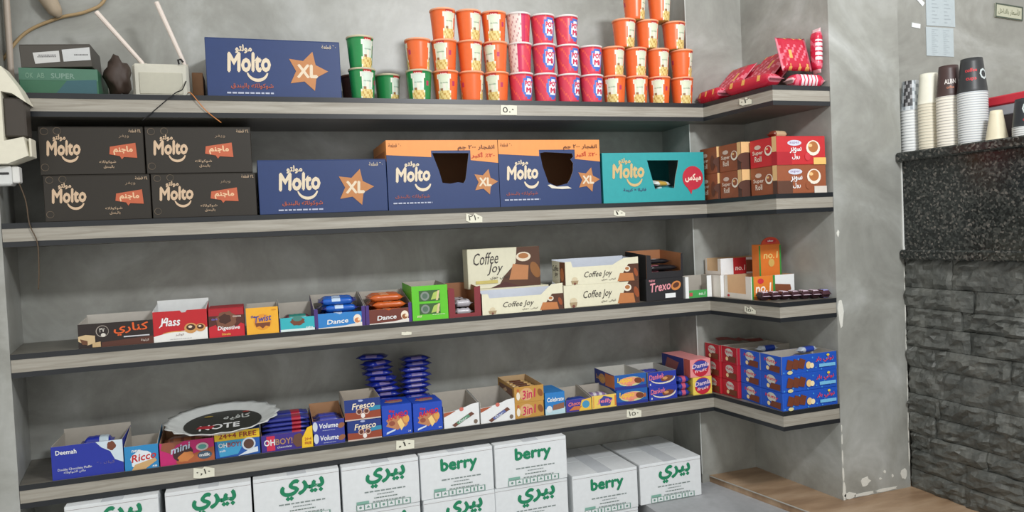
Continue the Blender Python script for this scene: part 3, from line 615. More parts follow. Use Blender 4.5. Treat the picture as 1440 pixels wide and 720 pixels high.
t, F = carton('coffee_biscuit_box', 'closed cream coffee biscuit box under an open coffee tray', -0.585, -0.291, F0, Z3, 0.079, 0.1, IV)
a = Art(t, F['F']); coffee_art(a); a.done(); e = Art(t, F['L']); e.rect(0, 0, 1, 1, c(132, 84, 52)); e.done()
t, F = tray('coffee_biscuit_tray', 'open cream coffee biscuit tray stacked on a closed coffee box', -0.576, -0.291, F0, Z3+0.0792, 0.12, IV, 0.06, (0.08, 0.085), 0.088, inner=CJIN, side=IV, front=[(0, 0.082), (0.08, 0.082), (0.1, 0.062), (0.64, 0.062), (0.72, 0.074), (0.8, 0.084), (1, 0.086)])
a = Art(t, F['F']); coffee_art(a); a.done(); e = Art(t, F['L']); e.rect(0.6, 0, 1, 1, c(110, 66, 40)); e.text('Coffee', 0.06, 0.6, 0.5, 0.85, c(50, 44, 44), 0.01, 0.3); e.text('Joy', 0.2, 0.3, 0.45, 0.6, c(50, 44, 44), 0.01, 0.3); e.ell(0.78, 0.45, 0.2, 0.3, c(186, 110, 64)); e.done()
# black wafer boxes
BX = c(34, 34, 38)
t, F = carton('wafer_box', 'closed black wafer box with pink lettering under an open black box', -0.262, -0.109, F0, Z3, 0.0825, 0.16, BX)
a = Art(t, F['F']); a.text('Trexo', 0.1, 0.42, 0.66, 0.82, c(226, 150, 160), 0.022, 0.15, 0.1); a.text('NEW', 0.08, 0.84, 0.24, 0.94, c(226, 150, 160)); a.ell(0.8, 0.62, 0.26, 0.2, c(204, 130, 70), 16, 0.4); a.ell(0.8, 0.64, 0.17, 0.11, c(92, 50, 34), 16, 0.4); a.rect(0.5, 0.1, 0.78, 0.3, WHITE); a.done()
e = Art(t, F['L']); e.ell(0.3, 0.4, 0.25, 0.3, c(170, 96, 54)); e.done()
t, F = tray('wafer_box', 'open black wafer box with brown inside on a closed black box', -0.258, -0.107, F0, Z3+0.0828, 0.16, BX, 0.03, (0.085, 0.097), 0.097, inner=c(172, 116, 78), side=BX, front=[(0, 0.085), (0.12, 0.083), (0.14, 0.022), (0.93, 0.022), (0.95, 0.085), (1, 0.085)])
wk = wrap_mesh(0.13, 0.055, 0.02, lambda u, q: c(214, 130, 146, 0.3) if 0.1 < u < 0.35 and 0.05 < q < 0.45 else c(30, 28, 32, 0.3), nx=14)
wk2 = wrap_mesh(0.13, 0.055, 0.02, lambda u, q: c(222, 222, 224, 0.3) if 0.4 < u < 0.6 and 0.05 < q < 0.4 else c(30, 28, 32, 0.3), nx=14)
for i, (me, y, z) in enumerate([(wk, 0.045, 0.003), (wk, 0.045, 0.0245), (wk2, 0.105, 0.003), (wk, 0.105, 0.0245), (wk2, 0.1, 0.046)]):
    wrapper(me, ['black wrapped wafer at the front bottom of the black box', 'black wrapped wafer with pink print on the front pile', 'black wrapped wafer at the rear bottom of the black box', 'black wrapped wafer with pink print in the rear pile', 'black wrapped wafer with white label on top of the pile'][i], (-0.179, y, Z3+0.0828+z), (0, 0, 0.03*(i % 2)), group='black wafers in the black box')
# white trays of the corner
t, F = tray('biscuit_tray', 'low white tray with green front strip beside the black boxes', -0.1, 0.012, F0, Z3, 0.065, c(70, 160, 84), 0.03, (0.079, 0.079), 0.079, side=WHITE, inner=INNER, front=[(0, 0.079), (0.12, 0.079), (0.13, 0.028), (0.82, 0.028), (0.83, 0.079), (1, 0.079)])
a = Art(t, F['F']); a.rect(0, 0, 0.125, 2.82, WHITE); a.rect(0.825, 0, 1, 2.82, WHITE); a.text('no.1', 0.5, 0.3, 0.75, 0.75, c(220, 236, 220), 0.022, 0.15); a.rect(0.14, 0.25, 0.26, 0.7, c(190, 80, 80)); a.done()
t, F = tray('biscuit_tray', 'white biscuit tray with orange and green panel behind the row of bars', 0.034, 0.218, -0.198, Z3, 0.155, WHITE, 0.08, (0.08, 0.08), 0.08, side=c(236, 228, 218), inner=c(196, 164, 126), lip=0.018)
a = Art(t, F['F']); a.rect(0.06, 0.0, 0.5, 1.0, c(224, 128, 44)); a.rect(0.02, 0, 0.06, 1, c(60, 140, 60)); a.rect(0.5, 0, 0.55, 1, c(60, 140, 60)); a.text('no.1', 0.1, 0.28, 0.46, 0.68, c(250, 240, 226), 0.022, 0.1, 0.04); a.ell(0.22, 0.78, 0.16, 0.12, c(206, 50, 60)); a.poly([(0.55, 0.22), (0.86, 0.2), (0.92, 0.34), (0.9, 0.55), (0.55, 0.62)], c(132, 76, 50)); a.done()
e = Art(t, F['L']); e.ell(0.16, 0.1, 0.09, 0.06, c(200, 50, 60)); e.done()
t, F = carton('biscuit_box', 'orange and green upright biscuit box with rounded red top', 0.117, 0.2125, -0.1385, Z3+0.0024, 0.185, 0.04, c(224, 120, 44), flaps=False)
a = Art(t, F['F']); a.rect(0, 0, 0.07, 0.98, c(60, 140, 60)); a.rect(0.93, 0, 1, 0.98, c(60, 140, 60)); a.text('no.1', 0.2, 0.72, 0.86, 0.86, c(236, 200, 120), 0.022, 0.1); a.ell(0.55, 0.64, 0.07, 0.08, c(214, 176, 96)); a.done()
b = MB(); b.slab([(0.01+0.078*(1-math.cos(math.pi*i/12))/2, 0.026*math.sin(math.pi*i/12)) for i in range(13)], (-0.044, 0, 0.185), (1, 0, 0), (0, 0, 1), (0, -1, 0), 0.004, c(206, 74, 44), c(206, 74, 44)); b.build('header_card', t)
a = Art(t, ((-0.044, 0, 0.185), (1, 0, 0), (0, 0, 1), (0, -1, 0), 0.098, 0.026)); a.ell(0.5, 0.45, 0.9, 0.3, c(196, 40, 52)); a.text('ulker', 0.36, 0.35, 0.62, 0.6, WHITE); a.done()
t, F = tray('biscuit_tray', 'plain white biscuit tray under the red panelled tray', 0.02, 0.226, -0.04, Z3, 0.11, WHITE, 0.08, (0.08, 0.08), 0.08, side=c(236, 228, 218), inner=c(196, 164, 126))
t, F = tray('biscuit_tray', 'white biscuit tray with red panel stacked on a white tray', 0.026, 0.228, -0.036, Z3+0.0803, 0.1, WHITE, 0.06, (0.06, 0.06), 0.06, side=c(236, 226, 216), inner=c(196, 164, 126), lip=0.014)
a = Art(t, F['F']); a.rect(0.27, 0.0, 0.55, 1.0, c(176, 36, 40)); a.text('no.1', 0.31, 0.22, 0.53, 0.55, c(240, 214, 206), 0.022, 0.1); a.poly([(0.55, 0.1), (0.86, 0.1), (0.93, 0.4), (0.9, 0.8), (0.55, 0.85)], c(128, 74, 50)); a.done()
bar = wrap_mesh(0.058, 0.031, 0.03, lambda u, q: c(206, 186, 200, 0.3) if u < 0.12 or (0.12 < q < 0.38 and 0.2 < u < 0.8) else c(62, 34, 42, 0.3), nx=10)
bar2 = wrap_mesh(0.058, 0.031, 0.03, lambda u, q: c(150, 150, 206, 0.3) if 0.2 < u < 0.7 and 0.1 < q < 0.9 else c(70, 40, 50, 0.3), nx=10)
for i in range(7):
    x = 0.052+0.0315*i; y = -0.238-0.0125*i
    wrapper(bar2 if i == 6 else bar, 'lilac wrapped bar ending the row beside the pier' if i == 6 else 'dark wrapped chocolate bar, number %s of the row from the shelf corner' % ['one', 'two', 'three', 'four', 'five', 'six'][i], (x, y, Z3+0.0004), (0, 0, math.pi/2+0.12*((i*3) % 3-1)), name='chocolate_bar', group='chocolate bars on the corner shelf')

# ------------------------------------------------------------------ bottom shelf
Z4 = ZS[3]
RB = c(36, 52, 160)
t, F = tray('cake_tray', 'large royal blue cake tray next to the left side wall', -2.153, -1.974, F0, Z4, 0.16, RB, 0.094, (0.094, 0.097), 0.108, inner=INNER)
a = Art(t, F['F']); a.poly([(0.62, 1), (1, 1), (1, 0.3), (0.88, 0.42), (0.82, 0.68), (0.7, 0.82)], c(206, 222, 232)); a.ell(0.84, 0.84, 0.12, 0.14, c(116, 66, 46), 14, 0, 0.1); a.text('Deemah', 0.06, 0.74, 0.35, 0.88, WHITE, 0.022); a.text('Double Chocolate Muffin', 0.08, 0.26, 0.55, 0.33, WHITE, 0.01); a.text('مافن الشوكولاته', 0.16, 0.15, 0.46, 0.24, WHITE, 0.01); a.text('كيك ٦٠', 0.62, 0.3, 0.88, 0.4, c(120, 110, 150), 0.01); a.done()
wd = wrap_mesh(0.085, 0.05, 0.03, lambda u, q: c(196, 214, 224, 0.3) if 0.55 < u < 0.85 else c(34, 50, 160, 0.3))
for i, (x, y, z) in enumerate([(-2.06, 0.07, 0.003), (-2.055, 0.075, 0.0335), (-2.05, 0.085, 0.064)]):
    wrapper(wd, 'blue wrapped muffin, %s of the pile in the blue tray' % ['bottom', 'middle', 'top'][i], (x, y, Z4+z), (0, 0, 0.05), group='blue muffins in the blue tray')
t, F = tray('wafer_box', 'sky blue wafer box with red lettering and grey inside flaps', -1.971, -1.883, F0, Z4, 0.13, c(44, 138, 196), 0.069, (0.072, 0.1), 0.07, inner=INNER)
a = Art(t, F['F']); a.ell(0.5, 0.4, 0.42, 0.4, c(226, 234, 240), 16, 0.2, 0.08); a.text('Ricco', 0.2, 0.36, 0.94, 0.68, c(196, 44, 44), 0.022, 0.1, 0.12); a.poly([(0.2, 0), (0.6, 0), (0.95, 0.3), (0.9, 0.42), (0.55, 0.3), (0.3, 0.22)], c(206, 168, 116)); a.text('new', 0.22, 0.74, 0.48, 0.84, WHITE); a.text('48', 0.8, 0.04, 0.95, 0.12, WHITE); a.done()
MAG = c(196, 36, 112)
t, F = tray('biscuit_tray', 'magenta biscuit tray holding the plate edge beside the sky blue box', -1.879, -1.732, F0, Z4, 0.15, MAG, 0.066, (0.066, 0.085), 0.07, inner=KRAFT, side=MAG)
a = Art(t, F['F']); a.poly([(0.05, 1), (0.45, 1), (0.3, 0.85), (0.2, 0.5), (0.02, 0.7)], c(146, 84, 60)); a.poly([(0.28, 0.1), (0.45, 0.45), (0.62, 0.4), (1, 0.62), (1, 0), (0.32, 0)], c(176, 96, 58)); a.ell(0.42, 0.46, 0.42, 0.34, c(62, 36, 36), 18, 0.3); a.ell(0.47, 0.3, 0.34, 0.2, c(206, 130, 70), 16, 0.3, 0.1); a.text('mini', 0.2, 0.56, 0.56, 0.86, c(190, 206, 226), 0.022, 0.1, 0.2); a.ell(0.78, 0.66, 0.26, 0.18, c(206, 196, 196)); a.ell(0.78, 0.66, 0.18, 0.11, c(90, 160, 150)); a.ell(0.82, 0.28, 0.3, 0.18, c(70, 90, 110)); a.text('milk', 0.72, 0.22, 0.92, 0.36, WHITE); a.done()
wc = wrap_mesh(0.13, 0.06, 0.022, lambda u, q: c(110, 62, 46, 0.3) if int(u*9) % 2 else c(150, 92, 62, 0.3))
for i in range(3): wrapper(wc, 'brown wrapped biscuit, %s in the magenta tray' % ['lowest', 'middle', 'highest'][i], (-1.805, 0.05, Z4+0.003+0.0225*i), (0, 0, 0.02*i), group='brown biscuits in the magenta tray')
def ohboy(a, col2):
    a.text('OH', 0.04, 0.36, 0.24, 0.72, WHITE, 0.022); a.text('BOY!', 0.25, 0.36, 0.62, 0.74, col2, 0.022)
t, F = carton('biscuit_box', 'blue biscuit box with yellow free offer band under the plate', -1.730, -1.603, F0, Z4, 0.078, 0.16, c(34, 92, 176))
a = Art(t, F['F']); a.rect(0, 0.66, 1, 1, c(240, 200, 40)); a.text('24+4 FREE', 0.09, 0.74, 0.93, 0.93, c(150, 40, 30), 0.022); a.poly([(0.1, 0.05), (0.5, 0.1), (0.7, 0.66), (0.05, 0.66)], c(64, 160, 206)); a.poly([(0.5, 0.02), (0.95, 0.1), (0.95, 0.3), (0.75, 0.22)], c(220, 230, 240)); a.ell(0.75, 0.44, 0.25, 0.25, c(206, 216, 226)); a.ell(0.75, 0.44, 0.19, 0.19, c(92, 62, 50)); a.text('OH', 0.08, 0.4, 0.27, 0.58, WHITE, 0.022); a.text('BOY!', 0.28, 0.4, 0.58, 0.58, c(150, 60, 60), 0.022); a.text('milk', 0.1, 0.24, 0.24, 0.33, c(220, 236, 246)); a.done()
t, F = tray('biscuit_tray', 'purple biscuit tray piled with blue packs and a yellow price flash', -1.599, -1.448, F0, Z4, 0.15, c(62, 44, 136), 0.051, (0.051, 0.09), 0.06, inner=KRAFT, side=c(150, 120, 96))
a = Art(t, F['F']); a.rect(0.1, 0.06, 0.26, 0.94, c(206, 46, 80)); a.ell(0.72, 0.5, 0.34, 0.42, c(104, 70, 52), 16, 0, 0.06); a.text('OH', 0.05, 0.36, 0.26, 0.74, WHITE, 0.022); a.text('BOY!', 0.27, 0.36, 0.6, 0.74, c(176, 134, 96), 0.022); a.text('chocolate', 0.3, 0.16, 0.58, 0.28, WHITE, 0.01); a.poly([(0.78, 0.0), (1, 0.0), (1, 1.3), (0.9, 1.2), (0.79, 0.6)], c(240, 196, 40)); a.text('24+4', 0.84, 0.42, 0.97, 0.6, c(170, 60, 40)); a.text('FREE', 0.84, 0.18, 0.97, 0.34, c(170, 60, 40)); a.done()
wp = wrap_mesh(0.14, 0.065, 0.013, lambda u, q: c(170, 36, 60, 0.3) if 0.62 < u < 0.8 else c(44, 52, 140, 0.3), nx=14)
for i in range(14):
    wrapper(wp, 'blue biscuit pack with red end, layer %s of the %s pile in the purple tray' % (['one', 'two', 'three', 'four', 'five', 'six', 'seven'][i//2], ['front', 'rear'][i % 2]), (-1.525, 0.043+0.069*(i % 2), Z4+0.003+0.0133*(i//2)), (0, 0, 0.025*((i*5) % 3-1)), group='blue packs in the purple tray')
VB = c(52, 60, 150)
def vol_art(a):
    a.rect(0, 0, 1, 1, VB); a.text('Volume', 0.2, 0.34, 0.8, 0.76, WHITE, 0.022, 0.15); a.ell(0.07, 0.55, 0.2, 0.4, c(206, 214, 226)); a.ell(0.9, 0.45, 0.3, 0.22, c(150, 96, 66), 12, 0.5); a.fine(0.3, 0.14, 0.7, 0.22, c(180, 186, 220), 1)
t, F = carton('cake_box', 'blue cake box with white script under a matching open box', -1.444, -1.3505, F0, Z4, 0.0385, 0.14, VB)
a = Art(t, F['F']); vol_art(a); a.done()
t, F = tray('cake_tray', 'open blue cake box stacked on a matching closed box', -1.446, -1.3505, F0, Z4+0.0388, 0.14, VB, 0.037, (0.037, 0.06), 0.065, inner=KRAFT)
a = Art(t, F['F']); vol_art(a); a.done()
wv = wrap_mesh(0.088, 0.04, 0.02, lambda u, q: c(60, 66, 156, 0.3) if 0.2 < u < 0.8 else c(36, 40, 100, 0.3))
for i in range(4): wrapper(wv, 'blue wrapped cake, %s of the open blue box' % ['lower front one', 'upper front one', 'lower rear one', 'upper rear one'][i], (-1.398, 0.03+0.045*(i//2), Z4+0.042+0.0205*(i % 2)), (0, 0, 0), group='blue cakes in the open blue box')
def fresco(a):
    a.rect(0, 0.0, 1, 0.1, c(206, 190, 180)); a.poly([(0, 0.06), (1, 0.06), (1, 0.42), (0.5, 0.34), (0, 0.4)], c(150, 68, 44)); a.poly([(0.6, 0.38), (1, 0.42), (1, 0.62), (0.75, 0.62)], c(50, 140, 176))
    for u in (0.4, 0.6): a.ell(u, 0.4, 0.15, 0.15, c(206, 168, 150)); a.ell(u, 0.4, 0.1, 0.1, c(96, 50, 40))
    a.ell(0.5, 0.2, 0.1, 0.12, c(236, 230, 226)); a.text('Fresco', 0.2, 0.54, 0.84, 0.84, c(240, 226, 200), 0.022, 0.2, 0.06); a.ell(0.45, 0.93, 0.12, 0.05, c(170, 180, 220))
FB = c(32, 56, 128)
t, F = carton('cake_box', 'dark blue and brown cake box under a matching open box', -1.3415, -1.235, F0, Z4, 0.0635, 0.13, FB)
a = Art(t, F['F']); fresco(a); a.done()
t, F = tray('cake_tray', 'open dark blue and brown cake box on a matching box', -1.3475, -1.235, F0, Z4+0.0638, 0.14, FB, 0.066, (0.066, 0.07), 0.07, inner=c(176, 166, 152), side=INNER)
a = Art(t, F['F']); fresco(a); a.done()
wrapper(wv, 'dark blue wrapped cake inside the open brown and blue box', (-1.292, 0.06, Z4+0.068), (0, 0, 0.2)); wrapper(wv, 'dark blue wrapped cake on top inside the brown and blue box', (-1.291, 0.062, Z4+0.0885), (0, 0, -0.2))
def rambo(lab, X0, X1, h):
    t, F = carton('wafer_box', lab, X0, X1, F0, Z4, h, 0.105, c(30, 74, 186))
    a = Art(t, F['F']); a.ell(0.5, 0.42, 0.36, 0.22, c(190, 130, 90), 16, 0, 0.14); a.poly([(0.5, 0.44), (0.62, 0.54), (0.74, 0.3), (0.62, 0.14)], c(240, 206, 130)); a.ell(0.8, 0.5, 0.1, 0.14, c(222, 160, 80)); a.ell(0.32, 0.4, 0.1, 0.08, c(150, 80, 60)); a.text('RAMBO', 0.2, 0.54, 0.86, 0.74, c(206, 30, 60), 0.022, 0.1, 0.1); a.text('Big', 0.24, 0.74, 0.42, 0.84, c(206, 40, 70)); a.poly([(0.12, 0.06), (0.42, 0.16), (0.44, 0.22), (0.14, 0.13)], c(210, 220, 236)); a.text('24', 0.84, 0.07, 0.94, 0.12, WHITE, 0.01); a.done()
    e = Art(t, F['T']); e.ell(0.5, 0.45, 0.3, 0.2, c(170, 130, 110), 14, 0.2, 0.1); e.text('RAMBO', 0.25, 0.5, 0.8, 0.7, c(190, 60, 90)); e.done()
rambo('blue cube wafer box beside the brown and blue box', -1.232, -1.135, 0.099)
rambo('blue cube wafer box beside the white cut boxes', -1.131, -1.034, 0.094)
wn = wrap_mesh(0.1, 0.062, 0.0185, lambda u, q: c(116, 104, 156, 0.28) if 0.34 < u < 0.66 and 0.45 < q < 0.53 else c(24, 40, 140, 0.28), nx=14)
NUM = ['one', 'two', 'three', 'four', 'five', 'six', 'seven', 'eight', 'nine', 'ten', 'eleven', 'twelve']
for k, (x, n, dx) in enumerate([(-1.185, 11, -0.004), (-1.088, 12, 0.001)]):
    for i in range(n):
        wrapper(wn, 'navy wrapped wafer, layer %s of the %s pile behind the blue cube boxes' % (NUM[i], ['leaning', 'straight']
[k]), (x+dx*max(0, i-5)*1.5-0.006*(i % 2), 0.165+0.003*((i*3) % 4), Z4+0.0004+0.0187*i), (0, 0, 0.06*((i*5) % 4-1.5)*(3.2 if k == 0 else 0.6)), group='navy wafers piled behind the blue boxes')
for i, (x, y, z, r) in enumerate([(-1.222, 0.135, Z4+0.0004+0.0187*11+0.002, (0.0, 0.0, 0.5)), (-1.232, 0.15, Z4+0.0187*11+0.0225, (0.0, 0, -0.3))]):
    wrapper(wn, ['navy wrapped wafer lying askew on the leaning pile', 'navy wrapped wafer crowning the leaning pile'][i], (x, y, z), r, group='navy wafers piled behind the blue boxes')
def cutbox(lab, X0, X1, bar_, z=Z4):
    t, F = tray('bar_box', lab, X0, X1, F0, z, 0.16, c(232, 234, 234), 0.04, (0.07, 0.086), 0.088, inner=INNER, side=c(226, 226, 224), front=[(0, 0.052), (0.3, 0.055), (0.62, 0.064), (0.78, 0.071), (1, 0.074)])
    a = Art(t, ((-(X1-X0)/2, 0, 0), (1, 0, 0), (0, 0, 1), (0, -1, 0), X1-X0, 0.074)); a.poly([(0, 0.5), (0.16, 0.6), (0.34, 0.74), (0.05, 0.7), (0, 0.69)], c(170, 90, 60)); a.ell(0.5, 0.78, 0.1, 0.09, c(206, 110, 96)); a.poly([(0.22, 0.12), (0.3, 0.02), (0.86, 0.5), (0.78, 0.62)], c(110, 70, 56)); a.poly([(0.34, 0.2), (0.4, 0.12), (0.74, 0.42), (0.68, 0.52)], bar_); a.ell(0.89, 0.16, 0.09, 0.1, c(120, 104, 90)); a.text('bar', 0.42, 0.24, 0.66, 0.4, c(220, 226, 226), 0.01, 0, 0.15); a.done()
cutbox('white bar box with green bar picture and sloping cut top', -1.03, -0.909, c(96, 150, 120)); cutbox('white bar box with blue bar picture and sloping cut top', -0.904, -0.783, c(96, 110, 170))
wx = wrap_mesh(0.1, 0.03, 0.018, lambda u, q: c(206, 214, 222, 0.3) if u < 0.5 else c(50, 84, 160, 0.3)); wx2 = wrap_mesh(0.1, 0.03, 0.018, lambda u, q: c(60, 130, 90, 0.3) if u < 0.6 else c(190, 70, 70, 0.3)); wx3 = wrap_mesh(0.1, 0.03, 0.018, lambda u, q: c(40, 44, 60, 0.3))
for i, (me, x, y, z) in enumerate([(wx2, -0.97, 0.035, 0.003), (wx2, -0.97, 0.075, 0.003), (wx3, -0.844, 0.04, 0.003), (wx3, -0.844, 0.085, 0.003), (wx, -0.844, 0.13, 0.003)]):
    wrapper(me, ['green wrapped bar at the front of the green-picture box', 'green wrapped bar at the back of the green-picture box', 'dark wrapped bar at the front of the blue-picture box', 'dark wrapped bar in the middle of the blue-picture box', 'silver blue wrapped bar at the back of the blue-picture box'][i], (x, y, Z4+z), (0, 0, 0.04))
GOLD = c(192, 144, 66)
def gold(a):
    a.ell(0.4, 0.5, 0.45, 0.4, c(214, 170, 120)); a.text('3in1', 0.26, 0.22, 0.72, 0.78, c(196, 40, 84), 0.022, 0.1, 0.1); a.ell(0.12, 0.42, 0.12, 0.26, c(236, 226, 206)); a.ell(0.12, 0.78, 0.08, 0.1, c(190, 100, 60)); a.ell(0.88, 0.52, 0.16, 0.26, c(140, 84, 40), 14, 0.4)
t, F = carton('coffee_box', 'gold coffee box with pink lettering under a matching open box', -0.783, -0.677, F0, Z4, 0.054, 0.16, GOLD)
a = Art(t, F['F']); gold(a); a.done()
t, F = tray('coffee_box', 'open gold coffee box with sachets on a matching box', -0.782, -0.676, F0, Z4+0.0543, 0.18, GOLD, 0.054, (0.054, 0.06), 0.06, inner=c(190, 160, 120), side=GOLD)
a = Art(t, F['F']); gold(a); a.done()
e = Art(t, F['L']); e.rect(0.1, 0.2, 0.9, 0.85, c(110, 66, 44)); e.poly([(0.15, 0.3), (0.5, 0.75), (0.6, 0.6), (0.3, 0.25)], c(206, 170, 130)); e.done()
ws = wrap_mesh(0.098, 0.024, 0.016, lambda u, q: c(96, 56, 36, 0.3) if 0.3 < u < 0.7 else c(196, 160, 104, 0.3))
for i in range(10): wrapper(ws, 'brown gold coffee sachet, row %s %s in the open gold box' % (NUM[i % 5], ['below', 'on top'][i//5]), (-0.729, 0.024+0.033*(i % 5), Z4+0.058+0.0168*(i//5)*1.6), (0, 0, 0.03*(i % 3-1)), group='coffee sachets in the open gold box')
t, F = carton('wafer_box', 'narrow light blue wafer box between gold and small purple boxes', -0.672, -0.598, F0, Z4, 0.076, 0.12, c(44, 126, 196))
a = Art(t, F['F']); a.poly([(0, 0), (1, 0), (1, 0.3), (0.5, 0.2), (0, 0.28)], c(186, 216, 226)); a.text('Celebrate', 0.1, 0.58, 0.94, 0.78, WHITE, 0.022, 0.15); a.poly([(0.36, 0.18), (0.95, 0.24), (0.95, 0.5), (0.4, 0.42)], c(140, 96, 76)); a.ell(0.2, 0.25, 0.14, 0.16, c(214, 224, 230)); a.done()
t, F = tray('cake_tray', 'small purple cake tray with orange cookie beside the yellow tray', -0.594, -0.498, F0, Z4, 0.13, c(66, 56, 150), 0.042, (0.042, 0.066), 0.06, inner=INNER, side=c(176, 172, 166))
a = Art(t, F['F']); a.poly([(0.5, 0), (1, 0), (1, 1), (0.62, 0.9)], c(232, 190, 70)); a.ell(0.78, 0.5, 0.34, 0.32, c(70, 150, 190)); a.poly([(0.1, 0.12), (0.5, 0.1), (0.62, 0.4), (0.3, 0.44)], c(200, 116, 60)); a.text('Choco', 0.08, 0.5, 0.56, 0.82, c(236, 130, 120), 0.022, 0.1, 0.1); a.done()
t, F = tray('cake_tray', 'small yellow cake tray with purple lettering', -0.495, -0.4, F0, Z4, 0.13, c(236, 204, 96), 0.045, (0.045, 0.066), 0.06, inner=INNER, side=c(176, 172, 166))
a = Art(t, F['F']); a.ell(0.55, 0.5, 0.6, 0.4, c(60, 70, 150), 14, 0, 0.15); a.rect(0.04, 0.05, 0.08, 0.95, c(226, 160, 80)); a.text('Jelly', 0.2, 0.3, 0.86, 0.7, c(236, 130, 150), 0.022, 0.1); a.rect(0.93, 0.1, 0.99, 0.9, c(214, 120, 60)); a.done()
wl = wrap_mesh(0.08, 0.04, 0.02, lambda u, q: c(130, 110, 150, 0.3) if int(u*7) % 2 else c(206, 200, 206, 0.3)); wl2 = wrap_mesh(0.08, 0.04, 0.02, lambda u, q: c(34, 60, 140, 0.3))
wrapper(wl2, 'blue wrapped cake at the front of the small purple tray', (-0.546, 0.03, Z4+0.003), (0, 0, 0)); wrapper(wl2, 'blue wrapped cake lying high in the small purple tray', (-0.546, 0.035, Z4+0.0235), (0, 0, 0.1)); wrapper(wl, 'striped wrapped cake lying low in the yellow tray', (-0.447, 0.06, Z4+0.003), (0, 0, 0.1)); wrapper(wl, 'striped wrapped cake lying high in the yellow tray', (-0.447, 0.07, Z4+0.0235), (0, 0, -0.1))
LB = c(30, 92, 168)
def lup(a):
    a.rect(0, 0, 1, 0.2, c(36, 50, 140)); a.ell(0.5, 0.5, 0.9, 0.32, c(206, 206, 150), 20); a.ell(0.46, 0.54, 0.75, 0.26, c(232, 150, 120)); a.text('Luppo', 0.08, 0.38, 0.56, 0.82, c(244, 204, 60), 0.022, 0.1); a.ell(0.74, 0.52, 0.3, 0.2, c(120, 62, 40), 14, -0.2); a.ell(0.9, 0.5, 0.1, 0.14, c(170, 96, 56)); a.text('cake', 0.36, 0.2, 0.54, 0.36, c(236, 110, 130))
t, F = carton('cake_box', 'closed blue cake box with yellow lettering under an open one', -0.398, -0.273, F0, Z4, 0.055, 0.16, LB)
a = Art(t, F['F']); lup(a); a.done()
t, F = tray('cake_tray', 'open blue cake box with yellow lettering on a closed one', -0.404, -0.277, F0, Z4+0.0553, 0.165, LB, 0.053, (0.053, 0.056), 0.056, inner=c(190, 188, 180), side=c(40, 56, 140))
a = Art(t, F['F']); lup(a); a.done(); e = Art(t, F['L']); e.rect(0.55, 0.1, 1, 0.95, c(196, 110, 60)); e.ell(0.4, 0.5, 0.5, 0.34, c(206, 150, 90)); e.text('Luppo', 0.1, 0.3, 0.5, 0.7, c(236, 180, 80), 0.022); e.done()
def cro(a):
    a.ell(0.52, 0.52, 0.95, 0.38, c(226, 216, 196), 20); a.ell(0.5, 0.62, 0.95, 0.38, c(36, 56, 160), 20); a.ell(0.66, 0.5, 0.5, 0.2, c(120, 70, 46), 14, 0.1, 0.1); a.ell(0.6, 0.52, 0.2, 0.1, c(206, 150, 90), 12); a.text('Dankek', 0.04, 0.5, 0.56, 0.86, c(226, 120, 140), 0.022, 0.1, 0.1); a.text('8', 0.05, 0.1, 0.1, 0.25, WHITE)
CBL = c(38, 58, 166)
t, F = carton('cake_box', 'closed royal blue cake box with brown cake picture under an open one', -0.266, -0.15, F0, Z4, 0.051, 0.16, CBL)
a = Art(t, F['F']); cro(a); a.done()
t, F = tray('cake_tray', 'open royal blue cake box with brown cake picture on a closed one', -0.27, -0.153, F0, Z4+0.0513, 0.165, CBL, 0.053, (0.053, 0.056), 0.056, inner=c(190, 188, 182), side=c(184, 182, 176))
a = Art(t, F['F']); cro(a); a.done()
for i in range(4): wrapper(wv, 'blue wrapped cake, %s in the open royal blue box' % ['lower front one', 'upper front one', 'lower rear one', 'upper rear one'][i], (-0.212, 0.05+0.06*(i//2), Z4+0.055+0.0205*(i % 2)), (0, 0, 0), group='blue cakes in the royal blue box')
for i in range(2): wrapper(wl2, 'blue wrapped cake, %s of the open yellow-lettered box' % ['lower one', 'upper one'][i], (-0.34, 0.04+0.06*i, Z4+0.0585), (0, 0, 0), group='blue cakes in the yellow lettered box')
sm = wrap_mesh(0.06, 0.04, 0.024, lambda u, q: c(196, 90, 120, 0.3) if 0.35 < u < 0.65 else c(36, 60, 150, 0.3))
for i in range(3): wrapper(sm, 'small blue wrapped cake, %s of the pile between two box stacks' % ['bottom', 'middle', 'top'][i], (-0.118, 0.03, Z4+0.0004+0.0245*i), (0, 0, 0.04*i), group='small blue cakes piled between boxes')
def dam(a, base):
    a.ell(0.5, 0.5, 0.52, 0.48, c(196, 40, 60), 20); a.ell(0.5, 0.62, 0.5, 0.3, c(60, 70, 160), 18); a.text('Damla', 0.08, 0.54, 0.92, 0.78, c(232, 210, 220), 0.022, 0.1, 0.12); a.text('fruit', 0.2, 0.28, 0.8, 0.46, c(240, 190, 190), 0.022, 0.1, 0.1)
t, F = carton('sweet_box', 'yellow-sided sweet box with red round logo under a pink one', -0.082, -0.001, F0, Z4, 0.066, 0.06, c(236, 210, 90))
a = Art(t, F['F']); dam(a, 0); a.done(); e = Art(t, F['L']); e.ell(0.3, 0.3, 0.12, 0.12, c(206, 150, 60)); e.ell(0.6, 0.6, 0.12, 0.12, c(206, 150, 60)); e.done()
t, F = carton('sweet_box', 'pink sweet box with red round logo on a yellow-sided one', -0.092, -0.004, F0, Z4+0.0662, 0.067, 0.2, c(232, 150, 150))
a = Art(t, F['F']); dam(a, 0); a.done(); e = Art(t, F['L']); e.rect(0.0, 0, 0.78, 1, c(44, 52, 130)); e.poly([(0.1, 0.2), (0.5, 0.15), (0.62, 0.7), (0.2, 0.85)], c(160, 90, 90)); e.rect(0.8, 0, 1, 1, c(190, 90, 80)); e.done()
